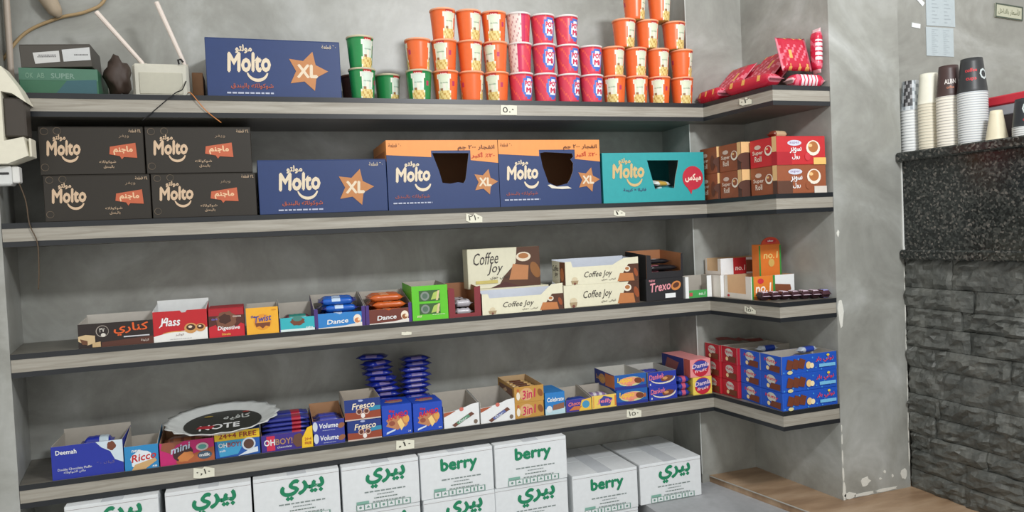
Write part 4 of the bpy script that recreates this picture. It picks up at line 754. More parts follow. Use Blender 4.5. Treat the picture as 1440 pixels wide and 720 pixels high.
t, F = carton('sweet_box', 'plain blue sweet box holding up the pink one at the back', -0.09, -0.006, 0.07, Z4, 0.066, 0.13, c(40, 50, 130))
# stacked nut bars on the corner
NB = c(28, 84, 190); NR = c(176, 30, 44)
def nut_front(a):
    for k in range(18): a.ell(0.03+0.94*((k*7) % 18)/18, 0.1+0.8*((k*5) % 7)/7, 0.05, 0.05, c(70, 150, 220), 8)
    for k in range(3): a.poly([(0.06+0.11*k, 0.3), (0.16+0.11*k, 0.22), (0.2+0.11*k, 0.7), (0.1+0.11*k, 0.84)], c(112, 58, 36))
    a.ell(0.47, 0.4, 0.18, 0.2, c(232, 200, 140)); a.ell(0.53, 0.36, 0.14, 0.15, c(244, 226, 180)); a.ell(0.13, 0.1, 0.18, 0.1, c(214, 206, 150)); a.text('نوتي بار', 0.6, 0.48, 0.93, 0.8, c(226, 70, 90), 0.022); a.ell(0.83, 0.86, 0.1, 0.07, c(230, 206, 60)); a.rect(0.66, 0.22, 0.96, 0.4, c(120, 190, 230))
def nut_side(a, col):
    a.ell(0.5, 0.64, 0.4, 0.26, c(196, 200, 190), 16, -0.1); a.text('Nutty', 0.2, 0.54, 0.8, 0.78, c(206, 50, 80), 0.022, 0.1, -0.06); a.poly([(0.4, 0.12), (0.9, 0.08), (0.92, 0.44), (0.5, 0.46)], c(112, 58, 36)); a.ell(0.36, 0.26, 0.13, 0.12, c(236, 214, 160))
LV = ['bottom', 'middle', 'top']
for j, (y0, y1, col, kind, word) in enumerate([(-0.3425, -0.2315, NB, 'blue', 'at the shelf edge'), (-0.2305, -0.1195, NB, 'blue', 'against the red boxes'), (-0.1185, -0.0245, NR, 'red', 'against the blue boxes'), (-0.0235, 0.0705, NR, 'red', 'against the plaster column')]):
    x0 = 0.036+(-y0-0.3425)*-0.0+(-0.012 if j == 2 else -0.02 if j == 3 else 0)
    for l in range(3):
        nm = '%s nut bar box, %s layer of the pile %s' % (kind, LV[l], word); X1 = 0.262 if j < 2 else 0.232; h = 0.0605; z = Z4+0.0608*l
        if l < 2: t, F = carton('nut_bar_box', nm, x0, X1, y0, z, h, y1-y0, col, 'nut bar boxes')
        else: t, F = tray('nut_bar_box', nm, x0, X1, y0, z, y1-y0, col, h, (h, h), h, 'nut bar boxes', inner=INNER)
        if j == 0: a = Art(t, F['F']); nut_front(a); a.done()
        e = Art(t, F['L']); nut_side(e, col); e.done()
wnb = wrap_mesh(0.09, 0.03, 0.02, lambda u, q: c(40, 70, 170, 0.3) if 0.3 < u < 0.8 else c(190, 200, 214, 0.3)); wnr = wrap_mesh(0.11, 0.04, 0.02, lambda u, q: c(120, 50, 46, 0.4))
zt = Z4+0.0608*2
for i, (me, x, y, z, r) in enumerate([(wnb, 0.1, -0.29, zt+0.003, (0, 0, 0.1)), (wnb, 0.19, -0.285, zt+0.003, (0, 0, -0.3)), (wnb, 0.14, -0.28, zt+0.028, (0, 0, 0.5)), (wnb, 0.2, -0.27, zt+0.052, (0, 0, 0.2)), (wnb, 0.1, -0.175, zt+0.003, (0, 0, 0)), (wnb, 0.12, -0.17, zt+0.028, (0, 0, 0.2)), (wnb, 0.11, -0.175, zt+0.052, (0, 0, 0.1))]):
    wrapper(me, 'blue silver nut bar, %s in the open blue boxes' % ['low in the edge box inner end', 'low in the edge box pier end', 'middle of the edge box', 'highest of the edge box', 'low in the inner box', 'middle of the inner box', 'highest of the inner box'][i], (x, y, z), r, name='nut_bar', group='nut bars in the open boxes')
b = MB(); rnd = random.Random(5)
pts = [(0.05+0.14*i/7, 0.02-0.012*i+0.02*rnd.random(), zt+0.0625+0.01*rnd.random()) for i in range(8)]; pts2 = [(x+0.01, y+0.03+0.01*rnd.random(), z+0.004) for x, y, z in pts]
for i in range(7):
    m = c(140, 60, 54, 0.4)
    b.face([pts[i], pts[i+1], pts2[i+1], pts2[i]], m); b.face([(p[0], p[1], p[2]-0.0012) for p in (pts2[i], pts2[i+1], pts[i+1], pts[i])], m)
tag(b.build('torn_wrapping', weld=True), 'crumpled strip of red wrapping lying over the red nut bar boxes', 'wrapping')
#SPLIT2
# ------------------------------------------------------------------ corner of the second shelf: brown wafer roll boxes
Z2 = ZS[1]; CHO = c(150, 84, 54)
def swirl(a, cu, cv, r, base):
    a.ell(cu, cv, r, r*0.9, c(236, 226, 210), 16); a.ell(cu, cv+r*0.12, r*0.72, r*0.66, base, 16); a.ell(cu-r*0.2, cv+r*0.3, r*0.3, r*0.2, c(232, 190, 130), 12)
def roll_box(lab, X0, X1, y0, y1, z, h, col, front):
    t, F = carton('wafer_roll_box', lab, X0, X1, y0, z, h, y1-y0, col, 'wafer roll boxes')
    e = Art(t, F['L']); wide = (y1-y0) > 0.11
    e.ell(0.3, 0.72, 0.18, 0.08, c(214, 190, 176)); e.text('Super', 0.1, 0.42, 0.5, 0.6, c(236, 216, 200), 0.022); e.text('Roll', 0.18, 0.2, 0.44, 0.4, c(236, 216, 200), 0.022)
    if wide: swirl(e, 0.7, 0.55, 0.2, col); e.rect(0.84, 0.45, 1, 1, c(226, 186, 130)); e.rect(0.84, 0, 1, 0.47, c(84, 54, 44) if col == CHO else c(172, 32, 44))
    else: e.ell(0.75, 0.4, 0.14, 0.3, c(116, 62, 40))
    e.done()
    a = Art(t, F['F'])
    if front:
        a.rect(0, 0, 0.3, 0.45, c(172, 32, 44) if front == 'red' else c(92, 60, 46)); a.ell(0.36, 0.76, 0.3, 0.1, c(206, 210, 226)); a.text('super', 0.26, 0.76-0.05, 0.46, 0.8, c(120, 60, 120), 0.01); a.text('سوبر', 0.26, 0.4, 0.5, 0.62, WHITE); a.text('رول', 0.3, 0.18, 0.46, 0.38, WHITE)
        swirl(a, 0.74, 0.58, 0.3, c(176, 110, 60)); a.ell(0.62, 0.28, 0.12, 0.14, col if front == 'brown' else c(206, 60, 70)); a.rect(0.74, 0.0, 1, 0.24, c(236, 190, 110) if front == 'red' else c(214, 206, 196))
    else:
        a.rect(0, 0.45, 1, 1, c(226, 186, 130)); a.rect(0, 0, 1, 0.45, c(84, 54, 44)); a.ell(0.12, 0.42, 0.4, 0.2, c(84, 54, 44))
    a.done()
for l in range(2):
    z = Z2+0.0953*l; w_ = ['bottom', 'upper'][l]
    roll_box('brown wafer roll box, %s one beside the teal carton' % w_, 0.012, 0.19, -0.056, 0.05, z, 0.095, CHO, None)
    roll_box('brown wafer roll box, %s one in the middle of the corner stack' % w_, 0.02, 0.2, -0.188, -0.06, z, 0.095, CHO, None)
    roll_box('%s wafer roll box, %s one at the shelf corner' % (['brown', 'red'][l], w_), 0.05, 0.248, -0.336, -0.197, z, 0.095, CHO if l == 0 else c(196, 44, 50), ['brown', 'red'][l])
wrapper(wrap_mesh(0.075, 0.035, 0.024, lambda u, q: c(186, 160, 126, 0.35) if 0.2 < u < 0.85 else c(120, 60, 44, 0.3)), 'tan wrapped snack lying on the red wafer roll box', (0.1, -0.28, Z2+0.191), (0, 0, 0.15))

# ------------------------------------------------------------------ corner of the highest shelf: red biscuit packs
Z1 = ZS[0]; RP = c(190, 30, 58, 0.28); PK = c(222, 112, 130, 0.25); BIS = c(222, 168, 90)
def redfn(u, q):
    if u < 0.05 or u > 0.95: return c(214, 120, 136, 0.3)
    for cu in (0.24, 0.56, 0.82):
        if abs(u-cu) < 0.03 and q < 0.045 or ((u-cu)/0.06)**2+((q-0.5)/0.07)**2 < 1 or ((u-cu-0.06)/0.06)**2+((q-0.27)/0.06)**2 < 1 and cu < 0.5: return BIS
    if 0.14 < q < 0.36 and (int(u*13+q*20) % 3 == 0): return PK
    return RP
def redend(u, q):
    if u < 0.06 or u > 0.94: return c(236, 196, 200, 0.3)
    if 0.25 < u < 0.75 and (int(u*26) % 3) and 0.4 < q < 0.58: return c(240, 220, 224, 0.3)
    return c(206, 40, 72, 0.28) if int(u*11+q*5) % 4 else c(224, 110, 130, 0.28)
long_p = wrap_mesh(0.235, 0.062, 0.05, redfn, nx=30, nr=24); short_p = wrap_mesh(0.15, 0.062, 0.05, redfn, nx=30, nr=24)
wide_p = wrap_mesh(0.2, 0.135, 0.03, redfn, nx=26, nr=24); end_p = wrap_mesh(0.145, 0.05, 0.043, redend, nx=26, nr=16); face_p = wrap_mesh(0.122, 0.125, 0.028, redfn, nx=26, nr=24)
def pack(me, lab, loc, rot): return wrapper(me, lab, loc, rot, 'biscuit pack', 'red biscuit packs on the corner shelf', 'biscuit_pack')
H = math.pi/2
pack(short_p, 'red biscuit pack lying flat beside the orange noodle cups', (0.042, -0.008, Z1+0.0002), (0, 0, H))
pack(long_p, 'long red biscuit pack lying flat on the shelf side edge', (0.0535, -0.218, Z1+0.0002), (0, 0, H+0.09))
wp15 = wrap_mesh(0.15, 0.17, 0.029, redfn, nx=26, nr=24); thin_p = wrap_mesh(0.15, 0.042, 0.03, redend, nx=26, nr=16)
pack(wp15, 'red biscuit pack leaning in the corner above the short pack', (0.139, -0.003, Z1+0.068), (-0.8, 0, H))
pack(wp15, 'red biscuit pack leaning above the long flat pack', (0.158, -0.176, Z1+0.077), (-0.8, 0, H))
pack(wp15, 'red biscuit pack leaning deepest against the plaster column', (0.1845, -0.003, Z1+0.0715), (-0.8, 0, H))
pack(wp15, 'red biscuit pack leaning on the pier side wall', (0.2035, -0.176, Z1+0.0805), (-0.8, 0, H))
pack(end_p, 'red biscuit pack lying flat against the pier at the shelf end', (0.192, -0.312, Z1+0.0002), (0, 0, 0.0))
pack(face_p, 'red biscuit pack standing upright with its biscuit picture showing', (0.158, -0.289, Z1+0.1085), (1.3, 0, 0))
pack(thin_p, 'red biscuit pack standing on end beside the pier edge', (0.258, -0.315, Z1+0.1225), (0, -H+0.02, 0))

# ------------------------------------------------------------------ highest shelf, left end
t = thing('wifi_router', 'white wireless router with two antennas on the highest shelf', 'router', (-1.825, 0.1, Z1))
b = MB(); b.cbox(-0.078, 0.078, 0.0, 0.035, 0, 0.112, c(206, 204, 190, 0.4), 0.008); b.build('body', t)
b = MB(); b.cbox(-0.06, 0.06, -0.002, 0.002, 0.02, 0.085, c(190, 188, 172, 0.4), 0.002); b.build('front_panel', t)
for k, (x0, x1, z1) in enumerate([(-0.045, -0.165, 0.262), (0.07, -0.002, 0.3)]):
    b = MB(); b.tube([(x0, 0.02, 0.105), (x0+(x1-x0)*0.06, 0.02, 0.118), (x1, 0.02, z1)], [0.006, 0.0065, 0.0075], c(226, 214, 204, 0.4), 10); b.build('antenna', t)
    b = MB(); b.tube([(x0-0.007, 0.02, 0.108), (x0+0.007, 0.02, 0.108)], 0.008, c(196, 190, 176, 0.4), 10); b.build('hinge', t)
b = MB(); b.tube([(0.052, 0.004, 0.112), (0.05, 0.0, 0.124), (0.058, -0.002, 0.126), (0.064, 0.002, 0.118)], 0.003, BLACK, 6); b.build('clip', t)
t, F = carton('equipment_box', 'flat green printed box under the dark labelled box', -2.176, -1.982, 0.03, Z1, 0.074, 0.16, c(56, 104, 78))
a = Art(t, F['F']); a.rect(0, 0.55, 1, 1, c(74, 116, 96)); a.poly([(0.45, 0.05), (0.98, 0.05), (0.98, 0.6), (0.6, 0.55)], c(52, 92, 100)); a.text('SUPER', 0.4, 0.62, 0.7, 0.82, c(120, 150, 136)); a.text('OK', 0.08, 0.62, 0.18, 0.82, c(110, 146, 126)); a.text('AB', 0.22, 0.62, 0.32, 0.82, c(110, 146, 126)); a.done()
t, F = carton('equipment_box', 'dark grey box with two white labels on the green box', -2.17, -1.995, 0.035, Z1+0.0787, 0.064, 0.15, c(72, 68, 62), rot=(0, -0.045, 0))
a = Art(t, F['F'])
a.poly([(0.2, 0.16), (0.55, 0.24), (0.55, 0.72), (0.18, 0.64)], c(198, 198, 196), 'white_label'); a.poly([(0.6, 0.24), (0.99, 0.3), (0.99, 0.86), (0.59, 0.76)], c(196, 198, 198), 'white_label'); a.fine(0.24, 0.44, 0.5, 0.58, c(96, 96, 96), 2); a.fine(0.76, 0.5, 0.96, 0.6, c(110, 110, 110), 1); a.done()
b = MB(); rnd = random.Random(3)
DKB = c(58, 44, 36, 0.6)
bm = bmesh.new(); bmesh.ops.create_icosphere(bm, subdivisions=3, radius=1)
for v in bm.verts:
    n = v.co.copy(); f = 1+0.16*math.sin(n.x*5+n.y*3)*math.cos(n.z*4)+0.08*math.sin(n.z*9+n.x*6); v.co = Vector((n.x*0.036*f, n.y*0.04*f, n.z*0.058*f))
zmin = min(v.co.z for v in bm.verts); bm.verts.index_update(); b.raw([(v.co.x, v.co.y, v.co.z-zmin) for v in bm.verts], [[v.index for v in f.verts] for f in bm.faces], DKB); bm.free()
tag(b.build('plastic_bag', None, (-1.938, 0.09, Z1+0.0002), smooth=True), 'crumpled dark brown plastic bag beside the green box', 'bag')
t, F = carton('cardboard_box', 'plain brown cardboard box between router and blue carton', -1.742, -1.71, 0.15, Z1, 0.098, 0.11, KRAFT)
# cables
def cable(label, path, r, m, name='cable'):
    P = [Vector(p) for p in path]; out = []
    for i in range(len(P)-1):
        p0, p1, p2, p3 = P[max(i-1, 0)], P[i], P[i+1], P[min(i+2, len(P)-1)]
        for k in range(6):
            t_ = k/6; out.append(0.5*((2*p1)+(-p0+p2)*t_+(2*p0-5*p1+4*p2-p3)*t_*t_+(-p0+3*p1-3*p2+p3)*t_**3))
    out.append(P[-1]); b = MB(); b.tube(out, r, m, 7); return tag(b.build(name, smooth=True), label, 'cable')
cable('thin black wire hanging from the router over the shelf edge', [(-1.756, 0.098, Z1+0.06), (-1.765, 0.05, Z1+0.025), (-1.78, -0.006, Z1+0.004), (-1.83, -0.006, Z1-0.04), (-1.87, -0.005, Z1-0.075)], 0.0016, BLACK)
cable('orange wire hanging from the router over the shelf edge', [(-1.752, 0.118, Z1+0.03), (-1.745, 0.04, Z1+0.014), (-1.735, -0.006, Z1+0.002), (-1.7, -0.006, Z1-0.045), (-1.66, -0.005, Z1-0.08)], 0.0015, c(190, 120, 60, 0.5))
cable('yellowish cable looping across the wall to the ceiling', [(-2.2715, 0.262, 1.555), (-2.21, 0.268, 1.64), (-2.12, 0.27, 1.69), (-2.04, 0.27, 1.715), (-1.985, 0.27, 1.76), (-1.95, 0.272, 1.9), (-1.94, 0.272, 2.4)], 0.005, c(176, 150, 110, 0.5))
cable('white vertical conduit in the wall corner', [(-2.247, 0.24, 1.43), (-2.246, 0.24, 1.8), (-2.245, 0.24, 2.5)], 0.009, c(186, 172, 158, 0.5), 'conduit')
b = MB(); b.tube([(-2.16, 0.255, 2.4), (-2.155, 0.25, 1.85), (-2.14, 0.25, 1.74), (-2.122, 0.252, 1.705), (-2.112, 0.255, 1.69)], [0.02, 0.022, 0.026, 0.02, 0.008], c(176, 160, 138, 0.7, 0.2, 30, 0, 0.4), 12)
tag(b.build('wrapped_hose', smooth=True), 'beige taped hose end hanging down the wall', 'hose')
cable('thin brown wire hanging over the second shelf edge by the side wall', [(-2.19, -0.03, 1.2), (-2.17, -0.012, 1.12), (-2.165, -0.006, 1.05), (-2.15, -0.004, 1.0), (-2.15, -0.004, 0.93), (-2.155, -0.002, 0.87)], 0.0016, c(86, 70, 52, 0.6))
# white wall device on the left pier
WP = c(222, 218, 200, 0.4)
t = thing('wall_device', 'white plastic wall device with dark slanted panel on the left pier', 'device', (-2.25, 0.0, 1.21))
b = MB(); b.slab([(-0.05, 0.19), (0.03, 0.262), (0.06, 0.255), (0.095, 0.2), (0.112, 0.16), (0.08, 0.185), (0.055, 0.19), (0.055, 0.06), (0.1, 0.07), (0.108, 0.02), (0.06, 0.0), (-0.05, 0.0)], (0, -0.07, 0), (1, 0, 0), (0, 0, 1), (0, -1, 0), 0.0695, WP, WP); b.build('housing', t)
b = MB(); b.cbox(0.055, 0.106, -0.06, -0.008, 0.071, 0.176, c(64, 58, 52, 0.4), 0.004); b.build('dark_panel', t)
b = MB(); b.cbox(0.108, 0.114, -0.06, -0.01, 0.018, 0.068, WP, 0.002); b.build('side_plate', t)
t = thing('wall_socket', 'small white surface socket under the wall device', 'socket', (-2.235, 0.0, 1.155))
b = MB(); b.cbox(-0.06, 0.045, -0.045, 0.0, 0, 0.052, c(214, 216, 214, 0.4), 0.004); b.build('housing', t)
b = MB(); b.cbox(0.044, 0.062, -0.04, -0.01, 0.006, 0.05, c(226, 226, 222, 0.4), 0.003); b.build('plug', t)
b = MB(); b.cbox(0.006, 0.04, -0.0475, -0.044, 0.028, 0.034, c(50, 50, 50, 0.5), 0.001); b.build('slot', t)

# ------------------------------------------------------------------ plate on the boxes of the bottom shelf
t = thing('serving_plate', 'white scalloped plate with dark printed leaflets resting on the snack boxes', 'plate', (-1.706, 0.075, Z4+0.0885), 0, None, (0.085, -0.015, 0.0))
b = MB(); n = 72; rings = []
for r, z, sc_ in [(0.45, 0.0, 0), (0.68, 0.002, 0), (0.8, 0.010, 0.004), (0.92, 0.0185, 0.02), (1.0, 0.0225, 0.035), (0.992, 0.0195, 0.035), (0.9, 0.0145, 0.02), (0.78, 0.006, 0.004), (0.66, -0.002, 0), (0.45, -0.003, 0)]:
    rings.append([(0.163*r*(1+sc_*math.cos(18*2*math.pi*k/n))*math.cos(2*math.pi*k/n), 0.155*r*(1+sc_*math.cos(18*2*math.pi*k/n))*math.sin(2*math.pi*k/n), z) for k in range(n)])
b.v = [p for r in rings for p in r]
for i in range(len(rings)-1):
    for k in range(n): b.f.append((i*n+k, i*n+(k+1) % n, (i+1)*n+(k+1) % n, (i+1)*n+k)[::-1]); b.m.append(b.mi(c(222, 226, 224, 0.2)))
b.f.append(tuple(range(n))); b.m.append(0); b.f.append(tuple((len(rings)-1)*n+k for k in reversed(range(n)))); b.m.append(0)
b.build('dish', t, smooth=True)
b = MB(); b.lathe([(0.112, 0.0045), (0.112, 0.0052), (0.05, 0.0056)], 40, c(44, 46, 42, 0.35), True, True); b.build('leaflet', t)
a = Art(t, ((-0.11, -0.11, 0.0056), (1, 0, 0), (0, 1, 0), (0, 0, 1), 0.22, 0.22)); a.text('NOTE', 0.2, 0.2, 0.72, 0.42, WHITE, 0.022); a.text('كافيه', 0.5, 0.52, 0.86, 0.76, c(206, 210, 206), 0.022); a.poly([(0.16, 0.3), (0.36, 0.24), (0.4, 0.36), (0.2, 0.4)], c(170, 40, 52)); a.ell(0.3, 0.8, 0.06, 0.03, c(176, 150, 60)); a.ell(0.8, 0.84, 0.05, 0.03, c(176, 60, 50)); a.done()

# ------------------------------------------------------------------ white cartons under the shelves
BW = c(226, 230, 232, 0.55); BG = c(24, 132, 92); GT = c(110, 150, 136)
def berry(lab, X0, X1, z, h, word, yf=-0.03, d=0.3):
    t, F = carton('water_carton', lab, X0, X1, yf, z, h, d, BW, 'white printed cartons', flaps=False)
    for y0, y1 in ((0.0, d/2-0.001), (d/2+0.001, d)):
        q = MB(); q.box(-(X1-X0)/2+0.0008, (X1-X0)/2-0.0008, y0+0.0004, y1, h-0.0004, h+0.0012, BW); q.build('top_flap', t)
    q = MB(); q.box(-0.028, 0.028, -0.0006, d, h+0.0012, h+0.0016, c(214, 219, 224, 0.15)); q.build('packing_tape', t)
    a = Art(t, F['F']); a.rect(0.005, 0.93, 0.995, 0.937, c(150, 140, 140))
    if word == 'berry': a.text('berry', 0.27, 0.5, 0.78, 0.88, BG, 0.04, 0.0)
    else: a.text('بيري', 0.3, 0.46, 0.82, 0.9, BG, 0.04)
    a.fine(0.28, 0.38, 0.82, 0.43, c(130, 142, 140), 1); a.fine(0.44, 0.31, 0.66, 0.35, c(140, 150, 150), 1); a.fine(0.4, 0.235, 0.7, 0.275, c(110, 126, 120), 1); a.fine(0.38, 0.155, 0.8, 0.2, c(140, 152, 150), 1)
    a.rect(0.17, 0.15, 0.33, 0.21, c(130, 178, 162)); a.rect(0.165, 0.015, 0.875, 0.145, GT); a.group('pictogram_row')
    for k in range(7):
        u = 0.175+0.1*k; a.rect(u, 0.025, u+0.085, 0.135, BW); a.k -= 1
    a.k += 1
    for k in range(7):
        u = 0.2175+0.1*k
        if k % 3 == 0: a.ell(u, 0.08, 0.03, 0.03, GT, 8)
        elif k % 3 == 1: a.poly([(u-0.025, 0.06), (u+0.025, 0.06), (u, 0.12)], GT)
        else: a.rect(u-0.012, 0.04, u+0.012, 0.12, GT)
        a.k -= 1
    a.end(); a.done()
CZ = [-0.17, -0.0243, 0.1214]; CHH = 0.1435
cols = [(-0.604, -0.350, 2, 'berry'), (-0.878, -0.614, 3, 'berry'), (-1.124, -0.88, 3, 'berry'), (-1.375, -1.127, 3, 'ar'), (-1.629, -1.378, 3, 'ar'), (-1.872, -1.632, 3, 'ar'), (-2.122, -1.886, 3, 'ar')]
WH = ['in the column beside the single carton', 'in the tall column ending the row', 'in the second tall column from the gap', 'in the third tall column from the gap', 'in the fourth tall column from the gap', 'in the fifth tall column from the gap', 'in the column nearest the side wall']
berry('single white carton with green Arabic word standing on the grey step', -0.338, -0.086, -0.0243, CHH, 'ar')
for k, (x0, x1, n, wd) in enumerate(cols):
    for l in range(n):
        top = l == n-1; ww = wd if top else 'ar'
        berry('white carton with green %s word, %s %s' % ('Latin' if ww == 'berry' else 'Arabic', ['lowest', 'second', 'topmost'][l] if n == 3 else ['lower', 'upper'][l], WH[k]), x0+0.004*((l+k) % 2), x1-0.003*((l*2+k) % 2), CZ[l], CHH, ww, -0.03-0.004*((l+k) % 2))

# ------------------------------------------------------------------ bar counter with granite and split stone
t = thing('bar_counter', 'dark granite and split stone bar counter beside the plaster pier', 'counter', (0.571, -0.3455, 0.0))
YE = -1.5
b = MB(); b.box(0.03, 0.3, YE+0.3455, 0.0, 0.0, 1.15, c(60, 60, 60)); b.build('core', t)
b = MB(); b.cbox(-0.03, 0.34, YE+0.3455, 0.0, 1.152, 1.184, GRANITE, 0.005); b.build('countertop', t)
b = MB(); b.box(0.0, 0.03, YE+0.3455, 0.0, 0.845, 1.152, GRANITE); b.build('granite_panel', t)
b = MB(); b.cbox(-0.024, 0.1, YE+0.3455, 0.0, 0.812, 0.845, GRANITE, 0.005); b.build('ledge', t)
b = MB(); b.tube([(-0.002, 0.0, 0.846), (-0.004, -0.001, 0.86), (-0.002, 0.0, 1.0), (-0.002, 0.0, 1.15)], [0.006, 0.004, 0.003, 0.003], c(206, 208, 204, 0.8), 6); b.build('caulk_strip', t)
rnd = random.Random(21); z = 0.0
while z < 0.80:
    hh = min(rnd.uniform(0.06, 0.1), 0.811-z)
    if 0.811-(z+hh) < 0.05: hh = 0.811-z
    y = 0.0; first_ = True
    while y > YE+0.3455:
        ll = rnd.uniform(0.16, 0.3) if not first_ else rnd.uniform(0.08, 0.28); first_ = False
        nx, nz = 14, 6; b = MB(); P = []; g = 0.0006
        base = rnd.uniform(-0.004, 0.006)
        for j in range(nz+1):
            for i in range(nx+1):
                u, v = i/nx, j/nz; edge = min(u*ll, (1-u)*ll, v*hh, (1-v)*hh); yy = y-g-(ll-2*g)*u; zz = z+g+(hh-2*g)*v
                q = noise.multi_fractal(Vector((yy*9, zz*22, 3.1)), 0.7, 2.0, 4)*0.007+abs(noise.noise(Vector((yy*16, zz*34+yy*14, 7.7))))*0.018
                P.append((base+0.011-q*1.35 if edge > 0.004 else base+0.0125-q*0.9, yy+(rnd.uniform(-0.003, 0.003) if edge > 0.004 else 0), zz+(rnd.uniform(-0.003, 0.003) if edge > 0.004 else 0)))
        m = nx+1; b.v = list(P)
        for j in range(nz):
            for i in range(nx): b.f.append((j*m+i, j*m+i+1, (j+1)*m+i+1, (j+1)*m+i)); b.m.append(b.mi(ROCK))
        ring = [i for i in range(m)]+[j*m+nx for j in range(1, nz+1)]+[nz*m+i for i in range(nx-1, -1, -1)]+[j*m for j in range(nz-1, 0, -1)]
        k0 = len(b.v); b.v += [(0.034, P[i][1], P[i][2]) for i in ring]
        for i in range(len(ring)):
            j = (i+1) % len(ring); b.f.append((ring[j], ring[i], k0+i, k0+j)); b.m.append(0)
        b.build('stone', t); y -= ll
    z += hh
# paper cups stacked upside down
ZC = 1.1842
NUMS = 'one two three four five six seven eight nine ten eleven twelve thirteen fourteen fifteen sixteen seventeen eighteen nineteen twenty twenty-one twenty-two twenty-three twenty-four'.split()
def paper_cup(rb, rt, h, fn, rim):
    pr = [(rb, 0.0), (rb+0.0012, 0.0015), (rb, 0.003)]+[(rb+(rt-rb)*i/8, 0.003+(h-0.003)*i/8) for i in range(1, 9)]
    b = MB(); b.lathe(pr, 28, lambda i, a: rim if i < 2 else fn((i-2)/8, a), False, True)
    return b.mesh('paper_cup', True)
def white_cup(u, a): return c(226, 226, 220, 0.5)
CUPS = [(-0.335, 0.0365, 0.027, 0.105, 1.336, c(206, 210, 212), lambda u, a: (c(60, 60, 62, 0.5) if (int(u*9)+int(a*28)*2) % 3 else c(150, 150, 152, 0.5)) if abs((a+0.5) % 1-0.33) < 0.075 and u > 0.1 else c(198, 204, 208, 0.5) if (int(u*9)+int(a*28)) % 3 else c(150, 158, 164, 0.5), 'grey damask patterned'),
        (-0.41, 0.036, 0.027, 0.105, 1.352, c(222, 218, 200), lambda u, a: c(230, 228, 212, 0.5), 'plain cream'),
        (-0.4875, 0.0395, 0.0285, 0.105, 1.360, c(216, 212, 204), lambda u, a: c(66, 46, 44, 0.45), 'dark brown printed'),
        (-0.5725, 0.0435, 0.031, 0.112, 1.350, c(200, 206, 210), lambda u, a: c(190, 60, 66, 0.45) if u > 0.92 else c(44, 46, 48, 0.45), 'black and red printed')]
for k, (y, rb, rt, h, ztop, rim, fn, word) in enumerate(CUPS):
    me = paper_cup(rb, rt, h, fn, rim); lowc = [c(222, 224, 222), c(214, 206, 186), c(226, 220, 206), c(206, 208, 206)][k]
    mel = paper_cup(rb, rt, h, lambda u, a: lowc, rim); st = [0.0105, 0.0105, 0.0098, 0.0078][k]; n = int((ztop-ZC)/st)
    for i in range(n+1):
        topc = i == n; nm = 'paper_cup'
        o = link(me if topc else mel, nm, None, (0.632, y, ZC+st*i), (0, 0, 0))
        tag(o, '%s paper cup upside down on top of its nested stack' % word if topc else 'pale nested cup, rim %s up, under the %s cup' % (NUMS[i], word), 'paper cup', 'nested cups under the %s cup' % word if not topc else None)
        if topc and k >= 2:
            def cyl(txt, w_, z0, hh, m, ang):
                v, f = glyphs(txt, 0.022, 0); q = MB(); pts = []
                for x, yy, kk in v:
                    zz = z0+hh*yy; r = rb+(rt-rb)*zz/h+0.0007+0.00005*kk; an = ang+(x-0.5)*w_/r; pts.append((r*math.sin(an), -r*math.cos(an), zz))
                q.raw(pts, f, m); q.build('lettering', o)
            if k == 2: cyl('ALBN', 0.034, 0.042, 0.016, c(226, 220, 214), -0.75); cyl('coffee', 0.022, 0.026, 0.01, c(190, 120, 90), -0.75)
            else: cyl('coffee', 0.034, 0.066, 0.012, c(206, 60, 66), -0.95); cyl('cups', 0.03, 0.036, 0.012, c(206, 60, 66), -0.95); cyl('O', 0.03, 0.04, 0.036, c(196, 206, 206), 0.1)
# cream cup, black cup stack, dispenser box and blue pack further along the counter
me = paper_cup(0.031, 0.0165, 0.094, lambda u, a: c(222, 214, 186, 0.5), c(226, 222, 206)); o = tag(link(me, 'paper_cup', None, (0.612, -0.668, ZC), (0, 0, 0)), 'single cream paper cup upside down in front of the red-topped box', 'paper cup')
me = paper_cup(0.043, 0.034, 0.086, lambda u, a: c(40, 46, 50, 0.45), c(206, 210, 208)); mel = paper_cup(0.043, 0.034, 0.086, lambda u, a: c(206, 208, 206), c(206, 210, 208))
for i in range(5):
    o = tag(link(me if i == 4 else mel, 'paper_cup', None, (0.61, -0.772, ZC+0.0065*i), (0, 0, 0)), 'dark green paper cup with white emblem on the short stack' if i == 4 else 'pale nested cup, rim %s up, under the dark green emblem cup' % NUMS[i], 'paper cup', None if i == 4 else 'nested cups under the emblem cup')
    if i == 4:
        for txt, w_, z0, hh, col, ang in [('O', 0.034, 0.036, 0.038, c(196, 206, 204), -0.95), ('A', 0.018, 0.045, 0.02, c(196, 206, 204), -0.95), ('cafe', 0.03, 0.018, 0.011, c(196, 50, 56), -0.95)]:
            v, f = glyphs(txt, 0.0, 0); q = MB(); pts = []
            for x, yy, kk in v:
                zz = z0+hh*yy; r = 0.00005*kk+0.043+(0.034-0.043)*zz/0.086+0.0007; an = ang+(x-0.5)*w_/r; pts.append((r*math.sin(an), -r*math.cos(an), zz))
            q.raw(pts, f, col); q.build('lettering', o)
t = thing('cup_dispenser_box', 'dark box with grey band and red top behind the cream cup', 'box', (0.77, -0.67, ZC))
b = MB(); b.cbox(-0.06, 0.06, -0.14, 0.12, 0, 0.088, c(52, 44, 44), 0.003); b.build('body', t)
b = MB(); b.cbox(-0.062, 0.062, -0.142, 0.122, 0.088, 0.122, c(150, 152, 158), 0.003); b.build('grey_band', t)
b = MB(); b.cbox(-0.066, 0.066, -0.146, 0.126, 0.122, 0.153, c(196, 44, 60), 0.004); b.build('red_lid', t)
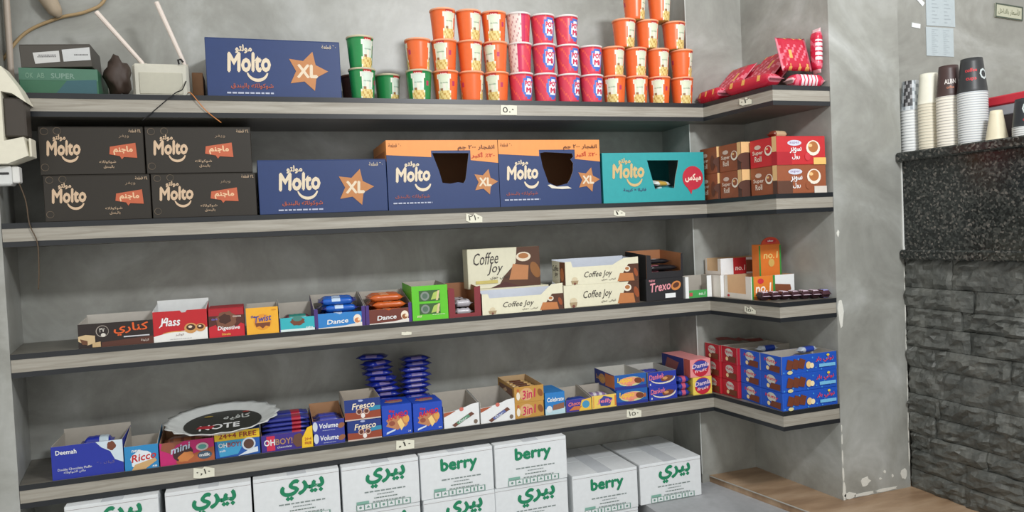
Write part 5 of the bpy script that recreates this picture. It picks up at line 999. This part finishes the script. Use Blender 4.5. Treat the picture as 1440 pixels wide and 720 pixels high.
b = MB(); b.cbox(-0.04, 0.04, -0.06, 0.03, 0, 0.035, c(40, 70, 140), 0.006); tag(b.build('tissue_pack', None, (0.76, -0.735, ZC+0.1532)), 'blue pack lying on the red-topped box', 'pack')
# papers and sign on the wall behind the counter
for k, (x0, x1, z0, z1) in enumerate([(0.775, 0.915, 1.655, 1.86), (0.772, 0.905, 1.545, 1.65)]):
    t = thing('paper_sheet', ['tall printed paper sheet taped to the pale wall', 'small printed paper sheet taped under the tall sheet'][k], 'paper', (x0, -0.2806, z0))
    b = MB(); b.box(0, x1-x0, -0.0012, 0.0, 0, z1-z0, c(186, 198, 203, 0.6)); b.build('sheet', t)
    a = Art(t, ((0, -0.0012, 0), (1, 0, 0), (0, 0, 1), (0, -1, 0), x1-x0, z1-z0))
    a.group('small_print')
    for col_ in (0.2, 0.62):
        for r in range(14):
            a.rect(col_, 0.06+r*0.065, col_+0.1+0.06*((r*5) % 3), 0.075+r*0.065, c(170, 181, 187)); a.k -= 1
    a.end(); a.done()
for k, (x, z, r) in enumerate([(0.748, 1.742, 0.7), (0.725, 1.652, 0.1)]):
    b = MB(); b.box(-0.02, 0.02, -0.0014, 0.0, -0.008, 0.008, c(236, 242, 244, 0.2)); tag(b.build('tape_strip', None, (x, -0.2806, z), (0, r, 0)), ['slanted white tape strip above the paper sheets', 'white tape strip beside the lower paper sheet'][k], 'tape')  # tape pieces; the reflection off them is put into the white colour
t = thing('wall_sign', 'cream wall sign with dark border and Arabic writing', 'sign', (1.19, -0.2806, 1.725), 0, None, (0, 0.06, 0))
b = MB(); b.cbox(-0.072, 0.072, -0.004, 0, -0.027, 0.027, c(196, 198, 176, 0.5), 0.001); b.build('plate', t)
for nm, x0, x1, z0, z1 in [('border', -0.072, 0.072, 0.022, 0.027), ('border', -0.072, 0.072, -0.027, -0.022), ('border', -0.072, -0.067, -0.022, 0.022), ('border', 0.067, 0.072, -0.022, 0.022)]:
    b = MB(); b.box(x0, x1, -0.0052, -0.004, z0, z1, c(72, 84, 72)); b.build(nm, t)
a = Art(t, ((-0.072, -0.004, -0.027), (1, 0, 0), (0, 0, 1), (0, -1, 0), 0.144, 0.054)); a.text('الأسعار بالداخل', 0.1, 0.24, 0.9, 0.78, c(110, 116, 84), 0.012); a.done()
